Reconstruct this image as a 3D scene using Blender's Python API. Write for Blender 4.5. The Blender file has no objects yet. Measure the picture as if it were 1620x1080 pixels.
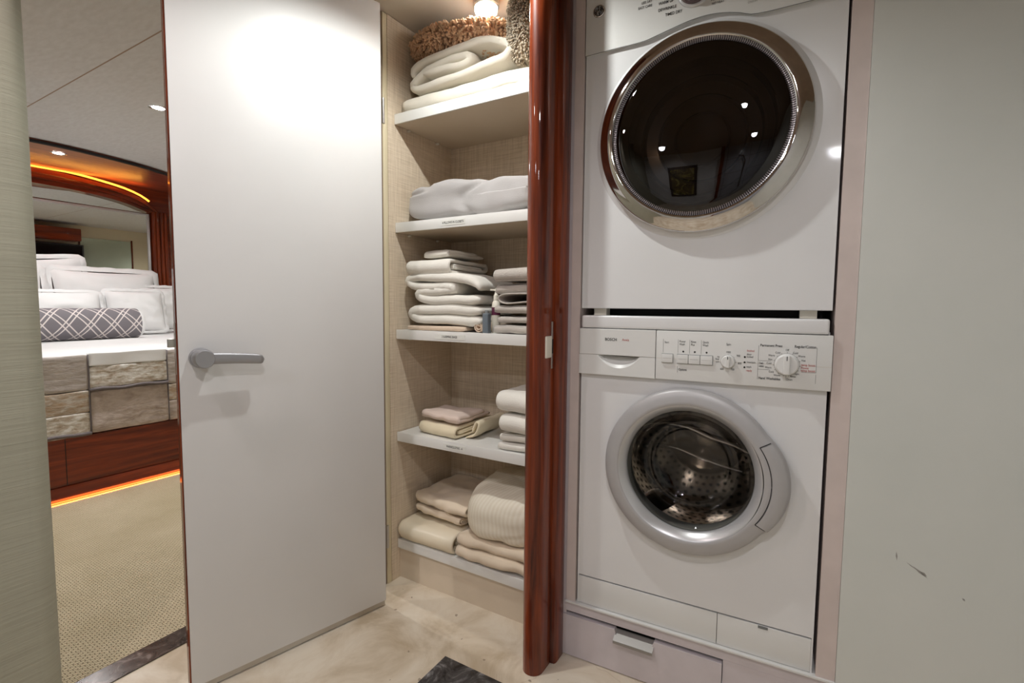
import bpy, bmesh, math, random
from mathutils import Vector, Matrix, noise
PI = math.pi
rnd = random.Random(7)
COL = bpy.context.scene.collection
SC = bpy.context.scene

# ------------------------------------------------------------------ materials
def new_mat(name):
    m = bpy.data.materials.new(name); m.use_nodes = True
    nt = m.node_tree; b = nt.nodes['Principled BSDF']
    return m, nt, b

def N(nt, t, **k):
    n = nt.nodes.new(t)
    for a, v in k.items():
        if a in n.inputs: n.inputs[a].default_value = v
        else: setattr(n, a, v)
    return n

def coords(nt, kind='Object', scale=(1, 1, 1), rot=(0, 0, 0)):
    tc = N(nt, 'ShaderNodeTexCoord'); mp = N(nt, 'ShaderNodeMapping')
    mp.inputs['Scale'].default_value = scale; mp.inputs['Rotation'].default_value = rot
    nt.links.new(tc.outputs[kind], mp.inputs['Vector'])
    return mp.outputs['Vector']

def ramp(nt, fac, stops):
    r = N(nt, 'ShaderNodeValToRGB'); el = r.color_ramp.elements
    el[0].position, el[0].color = stops[0][0], (*stops[0][1], 1)
    el[1].position, el[1].color = stops[-1][0], (*stops[-1][1], 1)
    for p, c in stops[1:-1]:
        e = el.new(p); e.color = (*c, 1)
    nt.links.new(fac, r.inputs['Fac'])
    return r.outputs['Color']

def noise_tex(nt, vec, scale, detail=4, rough=.55, dist=0.):
    n = N(nt, 'ShaderNodeTexNoise', Scale=scale, Detail=detail, Roughness=rough, Distortion=dist)
    nt.links.new(vec, n.inputs['Vector'])
    return n.outputs['Fac']

def bump(nt, b, h, strength, dist=.002):
    n = N(nt, 'ShaderNodeBump', Strength=strength, Distance=dist)
    nt.links.new(h, n.inputs['Height']); nt.links.new(n.outputs['Normal'], b.inputs['Normal'])

def mth(nt, op, a, b_=None, c=None):
    n = N(nt, 'ShaderNodeMath', operation=op)
    for i, v in enumerate((a, b_, c)):
        if v is None: continue
        if isinstance(v, (int, float)): n.inputs[i].default_value = v
        else: nt.links.new(v, n.inputs[i])
    return n.outputs[0]

def mixc(nt, f, a, b_):
    n = N(nt, 'ShaderNodeMix', data_type='RGBA')
    for s, v in ((n.inputs[0], f), (n.inputs[6], a), (n.inputs[7], b_)):
        if isinstance(v, (int, float)): s.default_value = v
        elif isinstance(v, tuple): s.default_value = (*v, 1)
        else: nt.links.new(v, s)
    return n.outputs[2]

def plain(name, col, rough=.5, metal=0., var=.04, nscale=6., bmp=0., bscale=200., coat=0., kind='Object', trans=0., spec=.5):
    m, nt, b = new_mat(name)
    v = coords(nt, kind)
    f = noise_tex(nt, v, nscale)
    c0 = tuple(max(0, c * (1 - var)) for c in col); c1 = tuple(min(1, c * (1 + var)) for c in col)
    nt.links.new(ramp(nt, f, [(.3, c0), (.7, c1)]), b.inputs['Base Color'])
    b.inputs['Roughness'].default_value = rough; b.inputs['Metallic'].default_value = metal
    b.inputs['Coat Weight'].default_value = coat; b.inputs['Coat Roughness'].default_value = .05
    b.inputs['Specular IOR Level'].default_value = spec
    if bmp: bump(nt, b, noise_tex(nt, v, bscale, 2), bmp)
    return m

def emis(name, col, s):
    m, nt, b = new_mat(name)
    b.inputs['Base Color'].default_value = (*col, 1)
    b.inputs['Emission Color'].default_value = (*col, 1); b.inputs['Emission Strength'].default_value = s
    return m

def wood(name, dark, light, axis='z', rough=.12, scale=1.):
    m, nt, b = new_mat(name)
    s = {'z': (17, 17, .9), 'y': (17, .9, 17), 'x': (.9, 17, 17)}[axis]
    v = coords(nt, 'Object', tuple(k * scale for k in s))
    f = noise_tex(nt, v, 1.6, 8, .6, .7)
    f2 = noise_tex(nt, coords(nt, 'Object', tuple(k * scale * 4 for k in s)), 2.5, 3, .6)
    ff = mth(nt, 'ADD', mth(nt, 'MULTIPLY', f, .86), mth(nt, 'MULTIPLY', f2, .14))
    mid = tuple((a + c) / 2 for a, c in zip(dark, light))
    nt.links.new(ramp(nt, ff, [(.36, dark), (.5, mid), (.62, light)]), b.inputs['Base Color'])
    b.inputs['Roughness'].default_value = .4; b.inputs['Specular IOR Level'].default_value = .15
    b.inputs['Coat Weight'].default_value = .7; b.inputs['Coat Roughness'].default_value = rough * .3
    return m

def thin_glass(name, tint, refl=1., rough=0.):
    m, nt, b = new_mat(name)
    nt.nodes.remove(b); out = nt.nodes['Material Output']
    t = N(nt, 'ShaderNodeBsdfTransparent'); t.inputs['Color'].default_value = (*tint, 1)
    g = N(nt, 'ShaderNodeBsdfGlossy', Roughness=rough)
    f = N(nt, 'ShaderNodeFresnel', IOR=1.5)
    mx = N(nt, 'ShaderNodeMixShader')
    nt.links.new(mth(nt, 'MULTIPLY', f.outputs[0], refl), mx.inputs[0])
    nt.links.new(t.outputs[0], mx.inputs[1]); nt.links.new(g.outputs[0], mx.inputs[2])
    nt.links.new(mx.outputs[0], out.inputs['Surface'])
    return m

def linen(name, c0, c1, fine=260., rough=.8, axes='xyz'):
    # woven wallcovering: threads both ways
    m, nt, b = new_mat(name)
    h = noise_tex(nt, coords(nt, 'Object', (8, 8, fine)), 1., 3, .6)
    w = noise_tex(nt, coords(nt, 'Object', (fine, fine, 8)), 1., 3, .6)
    f = mth(nt, 'ADD', mth(nt, 'MULTIPLY', h, .5), mth(nt, 'MULTIPLY', w, .5))
    nt.links.new(ramp(nt, f, [(.36, c0), (.64, c1)]), b.inputs['Base Color'])
    b.inputs['Roughness'].default_value = rough; b.inputs['Specular IOR Level'].default_value = .2
    bump(nt, b, f, .25, .001)
    return m

def cloth(name, col, var=.05, terry=.5, tscale=330., rough=.95, sheen=.3):
    m, nt, b = new_mat(name)
    v = coords(nt)
    f = noise_tex(nt, v, 9.)
    c0 = tuple(c * (1 - var) for c in col); c1 = tuple(min(1, c * (1 + var)) for c in col)
    nt.links.new(ramp(nt, f, [(.3, c0), (.7, c1)]), b.inputs['Base Color'])
    b.inputs['Roughness'].default_value = rough; b.inputs['Specular IOR Level'].default_value = .15
    b.inputs['Sheen Weight'].default_value = sheen
    bump(nt, b, noise_tex(nt, v, tscale, 3, .7), terry, .005)
    return m

M = {}
M['enamel'] = plain('white_enamel', (.74, .74, .745), .22, var=.015, coat=.5)
M['enamel2'] = plain('white_plastic', (.72, .72, .705), .3, var=.015, coat=.2)
M['paint'] = plain('satin_white_paint', (.70, .695, .69), .32, var=.03, nscale=2.5)
M['wallpaint'] = None
M['lilac'] = plain('pale_lilac_paint', (.60, .545, .565), .45, var=.05, nscale=14)
M['pinkframe'] = plain('pinkish_frame_paint', (.62, .53, .50), .45, var=.06, nscale=12)
M['shelf'] = plain('shelf_laminate', (.76, .755, .73), .3, var=.02)
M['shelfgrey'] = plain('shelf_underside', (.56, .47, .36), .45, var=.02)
M['plinth'] = plain('cream_board', (.66, .56, .44), .5, var=.04, nscale=10)
M['jamb'] = plain('cream_jamb', (.68, .60, .42), .45, var=.03)
M['seal'] = plain('brown_seal', (.16, .10, .07), .5)
M['silver'] = plain('silver_plastic', (.44, .43, .435), .42, .2, var=.03, nscale=20)
M['silver_light'] = plain('light_silver_plastic', (.60, .60, .61), .3, .5, var=.02)
M['chrome'] = plain('chrome', (.66, .64, .62), .05, 1., var=.05, nscale=30)
M['steel'] = plain('brushed_steel', (.55, .53, .50), .28, 1.)
M['pull'] = plain('dull_steel', (.36, .345, .33), .5, .8)
M['drumsteel'] = plain('drum_steel', (.26, .23, .20), .22, 1.)
M['handle'] = plain('satin_grey_metal', (.40, .40, .42), .42, .75, var=.04)
M['dark'] = plain('black_gap', (.012, .01, .01), .7)
M['black'] = plain('black_plastic', (.02, .018, .018), .35)
M['rubber'] = plain('grey_rubber', (.17, .18, .18), .5)
M['ink'] = plain('black_ink', (.02, .02, .02), .6)
M['redink'] = plain('red_ink', (.45, .06, .05), .6)
M['fade'] = plain('grey_ink', (.30, .29, .27), .6)
M['maroon'] = plain('maroon_gloss', (.05, .006, .01), .1, coat=1.)
M['paper'] = plain('label_paper', (.74, .74, .70), .55)
M['mahog'] = wood('mahogany_upright', (.045, .005, .0015), (.25, .042, .008), 'z')
M['mahogh'] = wood('mahogany_lengthwise', (.09, .012, .004), (.27, .042, .010), 'y')
M['terry'] = cloth('cream_terry', (.80, .75, .65))
M['terryw'] = cloth('white_terry', (.84, .81, .74))
M['terryt'] = cloth('tan_cotton', (.70, .55, .42))
M['terrypink'] = cloth('rosy_beige_terry', (.72, .58, .50))
M['terrycream'] = cloth('warm_cream_terry', (.80, .70, .50))
M['terryg'] = cloth('grey_beige_terry', (.56, .51, .46), terry=.8, tscale=260)
M['greyf'] = cloth('pale_grey_fleece', (.46, .44, .435), terry=.35, tscale=420)
M['rugb'] = cloth('brown_chenille', (.60, .38, .23), .25, .3)
M['rugg'] = cloth('taupe_shag', (.56, .48, .37), .25, .6)
M['satin'] = plain('cream_satin', (.80, .71, .55), .38, var=.03, spec=.5)
M['sheet'] = cloth('beige_cotton_sheet', (.74, .62, .48), .06, .1)
M['white'] = cloth('white_bed_linen', (.80, .80, .80), .02, .12)
M['glass'] = thin_glass('clear_glass', (.84, .82, .78), 1.3)
M['glassdark'] = thin_glass('smoked_glass', (.24, .19, .15), 1.7)
M['bottle'] = plain('slate_plastic', (.14, .17, .20), .25, coat=.4)
M['pump'] = plain('cream_plastic', (.78, .74, .64), .3)
M['label'] = plain('plum_label', (.10, .015, .045), .4)
M['mirror'] = plain('silvered_mirror', (.86, .88, .87), .01, 1., var=.0)
M['tile'] = None
M['lampw'] = emis('lamp_glow', (1., .98, .93), 60.)
M['lampsoft'] = emis('panel_glow', (1., .97, .93), 8.)
M['amber'] = emis('amber_strip', (1., .36, .04), 2.6)
M['orange'] = emis('orange_strip', (1., .32, .08), 1.1)
M['tv'] = plain('tv_black', (.008, .008, .009), .08)
M['greenish'] = plain('greenish_mirror', (.62, .70, .56), .1, .6)

# striped duvet
m, nt, b = new_mat('striped_cotton')
v = coords(nt, 'Object', (1, 1, 1), (0, 0, .5))
w = N(nt, 'ShaderNodeTexWave', wave_type='BANDS', bands_direction='X', Scale=24., Distortion=1.2); w.inputs['Detail Scale'].default_value = 1.
nt.links.new(v, w.inputs['Vector'])
nt.links.new(ramp(nt, w.outputs['Fac'], [(.35, (.78, .71, .58)), (.65, (.83, .77, .65))]), b.inputs['Base Color'])
b.inputs['Roughness'].default_value = .6
M['stripe'] = m

# ceiling panels of the bedroom: off-white with seams between the panels
m, nt, b = new_mat('ceiling_panels')
tc = N(nt, 'ShaderNodeTexCoord'); sx = N(nt, 'ShaderNodeSeparateXYZ'); nt.links.new(tc.outputs['Object'], sx.inputs[0])
def near(nt, o, vals, w):
    acc = None
    for q in vals:
        t = mth(nt, 'LESS_THAN', mth(nt, 'ABSOLUTE', mth(nt, 'SUBTRACT', o, q)), w)
        acc = t if acc is None else mth(nt, 'MAXIMUM', acc, t)
    return acc
ly = near(nt, sx.outputs['Y'], (1.013, 2.4, -.4), .003)
lx = mth(nt, 'MULTIPLY', near(nt, sx.outputs['X'], (-3.62,), .002), mth(nt, 'LESS_THAN', sx.outputs['Y'], 1.013))
mp = noise_tex(nt, coords(nt, 'Object', (6, 20, 6)), 3., 5)
base = ramp(nt, mp, [(.3, (.57, .555, .53)), (.7, (.64, .63, .61))])
nt.links.new(mixc(nt, mth(nt, 'MAXIMUM', ly, lx), base, (.30, .20, .13)), b.inputs['Base Color'])
b.inputs['Roughness'].default_value = .7
bump(nt, b, noise_tex(nt, coords(nt, 'Object', (30, 160, 30)), 1.5, 3), .15)
M['ceilb'] = m
M['ceild'] = plain('dark_lobby_ceiling', (.26, .17, .11), .35, var=.12)
M['ceil'] = plain('cream_ceiling', (.62, .55, .45), .55, var=.04)

# painted wall with faint scuffs
m, nt, b = new_mat('grey_white_wall')
v = coords(nt)
f = noise_tex(nt, v, 2.2, 5, .6)
nt.links.new(ramp(nt, f, [(.3, (.60, .62, .585)), (.7, (.66, .67, .635))]), b.inputs['Base Color'])
b.inputs['Roughness'].default_value = .42
bump(nt, b, noise_tex(nt, v, 500, 2), .06)
M['wallpaint'] = m

# fabric of the rounded wall end at the left: thin wavy ribs
m, nt, b = new_mat('ribbed_fabric')
v = coords(nt, 'Object', (1, 1, 1))
f1 = noise_tex(nt, coords(nt, 'Object', (4, 4, 190)), 1., 4, .6, .6)
f2 = noise_tex(nt, coords(nt, 'Object', (2, 2, 9)), 1., 3, .5, .5)
f = mth(nt, 'ADD', mth(nt, 'MULTIPLY', f1, .6), mth(nt, 'MULTIPLY', f2, .4))
nt.links.new(ramp(nt, f, [(.30, (.315, .305, .235)), (.5, (.35, .34, .265)), (.70, (.385, .375, .295))]), b.inputs['Base Color'])
b.inputs['Roughness'].default_value = .85
bump(nt, b, f1, .35, .003)
M['fabric'] = m
M['linen'] = linen('closet_linen', (.56, .455, .335), (.78, .67, .53))

# vestibule marble
m, nt, b = new_mat('cream_marble')
v = coords(nt)
f = noise_tex(nt, v, 5., 8, .62, .6)
c = ramp(nt, f, [(.36, (.50, .40, .28)), (.5, (.66, .565, .44)), (.62, (.74, .66, .54))])
vo = N(nt, 'ShaderNodeTexVoronoi', feature='DISTANCE_TO_EDGE', Scale=3.1)
dv = N(nt, 'ShaderNodeMix', data_type='VECTOR'); dv.inputs[0].default_value = .12
nz = N(nt, 'ShaderNodeTexNoise', Scale=4., Detail=5.); nt.links.new(v, nz.inputs['Vector'])
nt.links.new(v, dv.inputs[4]); nt.links.new(nz.outputs['Color'], dv.inputs[5]); nt.links.new(dv.outputs[1], vo.inputs['Vector'])
crack = mth(nt, 'MULTIPLY', mth(nt, 'MULTIPLY', mth(nt, 'LESS_THAN', vo.outputs['Distance'], .0035), mth(nt, 'GREATER_THAN', noise_tex(nt, v, 3., 2), .54)), .3)
pit = mth(nt, 'GREATER_THAN', noise_tex(nt, v, 46., 1, .4), .775)
c2 = mixc(nt, crack, c, (.42, .32, .22)); c3 = mixc(nt, mth(nt, 'MULTIPLY', pit, .7), c2, (.22, .16, .11))
nt.links.new(c3, b.inputs['Base Color']); b.inputs['Roughness'].default_value = .28
M['marble'] = m
# dark marble
m, nt, b = new_mat('dark_grey_marble')
f = noise_tex(nt, coords(nt), 14., 8, .7, 1.2)
nt.links.new(ramp(nt, f, [(.38, (.02, .018, .018)), (.52, (.07, .065, .065)), (.62, (.20, .19, .19)), (.7, (.38, .37, .37))]), b.inputs['Base Color'])
b.inputs['Roughness'].default_value = .25
M['dmarble'] = m
m, nt, b = new_mat('dark_brown_marble')
f = noise_tex(nt, coords(nt), 18., 8, .7, 1.2)
nt.links.new(ramp(nt, f, [(.38, (.025, .018, .013)), (.56, (.07, .055, .045)), (.70, (.22, .19, .17))]), b.inputs['Base Color'])
b.inputs['Roughness'].default_value = .2
M['bmarble'] = m
# carpet: small woven loops in rows
m, nt, b = new_mat('woven_carpet')
v = coords(nt)
br = N(nt, 'ShaderNodeTexBrick', Scale=1., offset=.5)
br.inputs['Brick Width'].default_value = .017; br.inputs['Row Height'].default_value = .0085
br.inputs['Mortar Size'].default_value = .0016; br.inputs['Mortar Smooth'].default_value = 1.
nzz = N(nt, 'ShaderNodeTexNoise', Scale=60., Detail=2.); nt.links.new(v, nzz.inputs['Vector'])
mv = N(nt, 'ShaderNodeMix', data_type='VECTOR'); mv.inputs[0].default_value = .006
nt.links.new(v, mv.inputs[4]); nt.links.new(nzz.outputs['Color'], mv.inputs[5])
rot = N(nt, 'ShaderNodeMapping'); rot.inputs['Rotation'].default_value = (0, 0, PI / 2)
nt.links.new(mv.outputs[1], rot.inputs['Vector']); nt.links.new(rot.outputs[0], br.inputs['Vector'])
big = noise_tex(nt, v, 3.5, 4)
cc = ramp(nt, big, [(.3, (.56, .47, .31)), (.7, (.68, .58, .41))])
nt.links.new(mixc(nt, mth(nt, 'MULTIPLY', br.outputs['Fac'], .75), cc, (.20, .155, .10)), b.inputs['Base Color'])
b.inputs['Roughness'].default_value = .95; b.inputs['Specular IOR Level'].default_value = .1
bump(nt, b, mth(nt, 'SUBTRACT', 1., br.outputs['Fac']), .8, .004)
M['carpet'] = m
# wall tile behind the camera
m, nt, b = new_mat('grey_tile')
br = N(nt, 'ShaderNodeTexBrick', Scale=1., offset=.0); br.inputs['Brick Width'].default_value = .45; br.inputs['Row Height'].default_value = .3
br.inputs['Mortar Size'].default_value = .004
br.inputs['Color1'].default_value = (.36, .37, .40, 1); br.inputs['Color2'].default_value = (.40, .41, .44, 1); br.inputs['Mortar'].default_value = (.12, .12, .13, 1)
nt.links.new(coords(nt, 'Object', (1, 1, 1), (PI / 2, 0, 0)), br.inputs['Vector']); nt.links.new(br.outputs['Color'], b.inputs['Base Color'])
b.inputs['Roughness'].default_value = .2
M['tile'] = m
# drum steel with rows of holes
m, nt, b = new_mat('perforated_steel')
uvn = N(nt, 'ShaderNodeTexCoord')
def holes(nt, out, su, sv):
    mp_ = N(nt, 'ShaderNodeMapping'); mp_.inputs['Scale'].default_value = (su, sv, 1); nt.links.new(out, mp_.inputs['Vector'])
    s = N(nt, 'ShaderNodeSeparateXYZ'); nt.links.new(mp_.outputs[0], s.inputs[0])
    row = mth(nt, 'FLOOR', s.outputs['Y'])
    u = mth(nt, 'ADD', s.outputs['X'], mth(nt, 'MULTIPLY', mth(nt, 'MODULO', row, 2.), .5))
    fu = mth(nt, 'SUBTRACT', mth(nt, 'FRACT', u), .5); fv = mth(nt, 'SUBTRACT', mth(nt, 'FRACT', s.outputs['Y']), .5)
    d = mth(nt, 'SQRT', mth(nt, 'ADD', mth(nt, 'MULTIPLY', fu, fu), mth(nt, 'MULTIPLY', fv, fv)))
    return mth(nt, 'LESS_THAN', d, .24)
hh = holes(nt, uvn.outputs['UV'], 60., 12.)
nt.links.new(mixc(nt, hh, (.62, .56, .50), (.008, .006, .005)), b.inputs['Base Color'])
nt.links.new(mth(nt, 'SUBTRACT', 1., hh), b.inputs['Metallic']); b.inputs['Roughness'].default_value = .17
M['drum'] = m
m2 = M['drum'].copy(); m2.name = 'perforated_steel_back'; M['drum2'] = m2
for n_ in m2.node_tree.nodes:
    if n_.type == 'MAPPING': n_.inputs['Scale'].default_value = (44., 5., 1)
# ribbed dark ring
m, nt, b = new_mat('ribbed_ring')
w = N(nt, 'ShaderNodeTexCoord'); s = N(nt, 'ShaderNodeSeparateXYZ'); nt.links.new(w.outputs['UV'], s.inputs[0])
r_ = mth(nt, 'FRACT', mth(nt, 'MULTIPLY', s.outputs['X'], 260.))
nt.links.new(mixc(nt, mth(nt, 'LESS_THAN', r_, .5), (.05, .045, .05), (.30, .27, .28)), b.inputs['Base Color'])
b.inputs['Metallic'].default_value = .7; b.inputs['Roughness'].default_value = .25
M['ribs'] = m
# bolster with criss-cross diamond lines
m, nt, b = new_mat('diamond_bolster')
tcn = N(nt, 'ShaderNodeTexCoord'); s = N(nt, 'ShaderNodeSeparateXYZ'); nt.links.new(tcn.outputs['UV'], s.inputs[0])
def diag(nt, k, off, wd):
    t = mth(nt, 'ADD', mth(nt, 'ADD', s.outputs['X'], mth(nt, 'MULTIPLY', s.outputs['Y'], k)), off)
    fr = mth(nt, 'ABSOLUTE', mth(nt, 'SUBTRACT', mth(nt, 'FRACT', t), .5))
    return mth(nt, 'LESS_THAN', fr, wd)
acc = None
for k, off in ((1., 0.), (-1., 0.), (1., .28), (-1., .22)):
    d = diag(nt, k, off, .035); acc = d if acc is None else mth(nt, 'MAXIMUM', acc, d)
nt.links.new(mixc(nt, acc, (.17, .155, .17), (.66, .60, .58)), b.inputs['Base Color'])
b.inputs['Roughness'].default_value = .75
M['bolster'] = m
# patchwork quilt
def patch_mat(name, c0, c1, c2, sc, st=(1, 1, 1)):
    m, nt, b = new_mat(name)
    f = noise_tex(nt, coords(nt, 'Object', st), sc, 7, .65, .4)
    nt.links.new(ramp(nt, f, [(.36, c0), (.5, c1), (.62, c2)]), b.inputs['Base Color'])
    b.inputs['Roughness'].default_value = .45; b.inputs['Sheen Weight'].default_value = .2
    bump(nt, b, noise_tex(nt, coords(nt, 'Object', (1, 1, 2.5)), 14., 3), .5, .01)
    return m
M['pg'] = patch_mat('grey_satin_patch', (.42, .37, .34), (.47, .42, .39), (.52, .47, .43), 8)
M['pw'] = patch_mat('distressed_white_patch', (.42, .33, .25), (.62, .57, .50), (.78, .76, .72), 22, (1, 1, 2))
M['pt'] = patch_mat('taupe_patch', (.34, .27, .23), (.46, .38, .33), (.54, .46, .42), 10, (1, 1, 2))
M['pb'] = patch_mat('brass_brown_patch', (.40, .28, .17), (.46, .37, .29), (.60, .56, .50), 18, (1, 1, 3))
M['pipe'] = plain('charcoal_piping', (.12, .10, .10), .6)
# abstract picture on the wall behind
m, nt, b = new_mat('abstract_picture')
f = noise_tex(nt, coords(nt), 4., 5, .6, 2.)
nt.links.new(ramp(nt, f, [(.35, (.02, .02, .02)), (.5, (.15, .12, .03)), (.58, (.55, .45, .08)), (.66, (.08, .18, .45)), (.75, (.6, .58, .5))]), b.inputs['Base Color'])
M['art'] = m

# ------------------------------------------------------------------ mesh helpers
def link(name, bm, mat=None, parent=None, smooth=False, angle=None, mods=()):
    me = bpy.data.meshes.new(name)
    bmesh.ops.recalc_face_normals(bm, faces=bm.faces)
    bm.to_mesh(me); bm.free()
    o = bpy.data.objects.new(name, me); COL.objects.link(o)
    if mat is not None:
        for mm in (mat if isinstance(mat, (list, tuple)) else [mat]): me.materials.append(mm)
    if smooth:
        for p in me.polygons: p.use_smooth = True
        if angle is not None:
            try: me.set_sharp_from_angle(angle=math.radians(angle))
            except Exception: pass
    if parent is not None: o.parent = parent
    return o

def tag(o, label=None, cat=None, group=None, kind=None):
    if label: o['label'] = label
    if cat: o['category'] = cat
    if group: o['group'] = group
    if kind: o['kind'] = kind
    return o

def empty(name, loc=(0, 0, 0), rz=0., label=None, cat=None, group=None, kind=None):
    o = bpy.data.objects.new(name, None); COL.objects.link(o)
    o.location = loc; o.rotation_euler = (0, 0, rz); o.empty_display_size = .05
    return tag(o, label, cat, group, kind)

def bx(bm, x0, x1, y0, y1, z0, z1, bev=0., seg=2):
    r = bmesh.ops.create_cube(bm, size=1.)
    vs = r['verts']
    for v in vs:
        v.co = Vector(((x0 + x1) / 2 + v.co.x * (x1 - x0), (y0 + y1) / 2 + v.co.y * (y1 - y0), (z0 + z1) / 2 + v.co.z * (z1 - z0)))
    if bev:
        es = list({e for v in vs for e in v.link_edges})
        bmesh.ops.bevel(bm, geom=es, offset=bev, segments=seg, affect='EDGES', profile=.6)
    return vs

def box(name, x0, x1, y0, y1, z0, z1, mat, parent=None, bev=0., seg=2):
    bm = bmesh.new(); bx(bm, x0, x1, y0, y1, z0, z1, bev, seg)
    return link(name, bm, mat, parent, smooth=bev > 0, angle=40)

def lathe(bm, prof, c, n=96, R=None, a0=0., a1=2 * PI, uv=True):
    """profile of (radius, outward distance); axis along local -Y through c=(x,z); R(angle, radius) may alter the radius"""
    full = abs(a1 - a0 - 2 * PI) < 1e-6
    rows = []
    cnt = n if full else n + 1
    for i in range(cnt):
        a = a0 + (a1 - a0) * i / n
        row = []
        for (r, d) in prof:
            rr = R(a, r) if R else r
            row.append(bm.verts.new((c[0] + rr * math.cos(a), -d, c[1] + rr * math.sin(a))))
        rows.append(row)
    uvl = bm.loops.layers.uv.verify() if uv else None
    for i in range(n):
        j = (i + 1) % cnt if full else i + 1
        for k in range(len(prof) - 1):
            vs = (rows[i][k], rows[j][k], rows[j][k + 1], rows[i][k + 1])
            f = bm.faces.new(vs)
            if uvl:
                for lp, (ii, kk) in zip(f.loops, ((i, k), (i + 1, k), (i + 1, k + 1), (i, k + 1))):
                    lp[uvl].uv = (ii / n, kk / (len(prof) - 1))
    return rows

def zlathe(bm, prof, c, n=32, cap=True):
    rows = []
    for (r, z) in prof:
        rows.append([bm.verts.new((c[0] + r * math.cos(2 * PI * i / n), c[1] + r * math.sin(2 * PI * i / n), c[2] + z)) for i in range(n)])
    for a, b_ in zip(rows, rows[1:]):
        for i in range(n):
            bm.faces.new((a[i], a[(i + 1) % n], b_[(i + 1) % n], b_[i]))
    if cap:
        bm.faces.new(rows[0]); bm.faces.new(rows[-1])

def tube(bm, pts, r, n=10, cap=True):
    pts = [Vector(p) for p in pts]; rows = []
    up = Vector((0, 0, 1))
    for i, p in enumerate(pts):
        t = (pts[min(i + 1, len(pts) - 1)] - pts[max(i - 1, 0)]).normalized()
        a = t.cross(up)
        if a.length < 1e-3: a = t.cross(Vector((1, 0, 0)))
        a.normalize(); b_ = t.cross(a)
        rr = r[i] if isinstance(r, (list, tuple)) else r
        rows.append([bm.verts.new(p + (a * math.cos(2 * PI * k / n) + b_ * math.sin(2 * PI * k / n)) * rr) for k in range(n)])
    for a, b_ in zip(rows, rows[1:]):
        for i in range(n): bm.faces.new((a[i], a[(i + 1) % n], b_[(i + 1) % n], b_[i]))
    if cap: bm.faces.new(rows[0]); bm.faces.new(rows[-1])

def prism(bm, pts, axis, a0, a1):
    """extrude closed polygon; pts are 2-D in the two remaining axes (order x,y,z)"""
    def P(p, a):
        if axis == 'x': return (a, p[0], p[1])
        if axis == 'y': return (p[0], a, p[1])
        return (p[0], p[1], a)
    A = [bm.verts.new(P(p, a0)) for p in pts]; B = [bm.verts.new(P(p, a1)) for p in pts]
    n = len(pts)
    for i in range(n): bm.faces.new((A[i], A[(i + 1) % n], B[(i + 1) % n], B[i]))
    bm.faces.new(A); bm.faces.new(B)

def plate_hole(bm, x0, x1, z0, z1, c, r, y, n=96):
    """flat panel in the plane y with a round hole"""
    inner, outer = [], []
    for i in range(n):
        a = 2 * PI * i / n; ca, sa = math.cos(a), math.sin(a)
        inner.append(bm.verts.new((c[0] + r * ca, y, c[1] + r * sa)))
        t = min(((x1 - c[0]) / ca if ca > 1e-9 else 1e9), ((x0 - c[0]) / ca if ca < -1e-9 else 1e9),
                ((z1 - c[1]) / sa if sa > 1e-9 else 1e9), ((z0 - c[1]) / sa if sa < -1e-9 else 1e9))
        outer.append(bm.verts.new((c[0] + t * ca, y, c[1] + t * sa)))
    for i in range(n):
        j = (i + 1) % n
        bm.faces.new((inner[i], inner[j], outer[j], outer[i]))
    for cx_, cz_ in ((x0, z0), (x0, z1), (x1, z0), (x1, z1)):
        # close the corners
        ang = math.atan2(cz_ - c[1], cx_ - c[0]) % (2 * PI); i = int(ang / (2 * PI / n)) % n; j = (i + 1) % n
        cv = bm.verts.new((cx_, y, cz_))
        bm.faces.new((outer[i], outer[j], cv))

def texts(name, items, y, mat, parent, sx=.80):
    """each word laid flat in a plane facing local -Y: (string, x, z, height, align[, bold])"""
    for it in items:
        s, x, z, h, al = it[:5]; bold = len(it) > 5 and it[5]
        cu = bpy.data.curves.new('t', 'FONT'); cu.body = s; cu.size = h * 1.38; cu.align_x = al
        cu.offset = h * .022 if bold else h * .006
        cu.resolution_u = 3
        ob = bpy.data.objects.new('t', cu); COL.objects.link(ob)
        dg = bpy.context.evaluated_depsgraph_get(); dg.update()
        me = bpy.data.meshes.new_from_object(ob.evaluated_get(dg))
        me.transform(Matrix.Translation((x, y, z)) @ Matrix.Rotation(PI / 2, 4, 'X') @ Matrix.Diagonal((sx, 1, 1, 1)))
        bm = bmesh.new(); bm.from_mesh(me)
        bpy.data.meshes.remove(me); bpy.data.objects.remove(ob); bpy.data.curves.remove(cu)
        link(name, bm, mat, parent)

def nz(p, s, seed=0.):
    return noise.noise(Vector((p[0] * s + seed, p[1] * s - seed * .7, p[2] * s + seed * .3)))

def catmull(pts, step):
    out = []
    P = [Vector(p) for p in pts]
    for i in range(len(P) - 1):
        p0 = P[max(i - 1, 0)]; p1 = P[i]; p2 = P[i + 1]; p3 = P[min(i + 2, len(P) - 1)]
        k = max(2, int((p2 - p1).length / step))
        for j in range(k):
            t = j / k
            out.append(.5 * ((2 * p1) + (p2 - p0) * t + (2 * p0 - 5 * p1 + 4 * p2 - p3) * t * t + (3 * p1 - p0 - 3 * p2 + p3) * t ** 3))
    out.append(P[-1])
    return out

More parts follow.
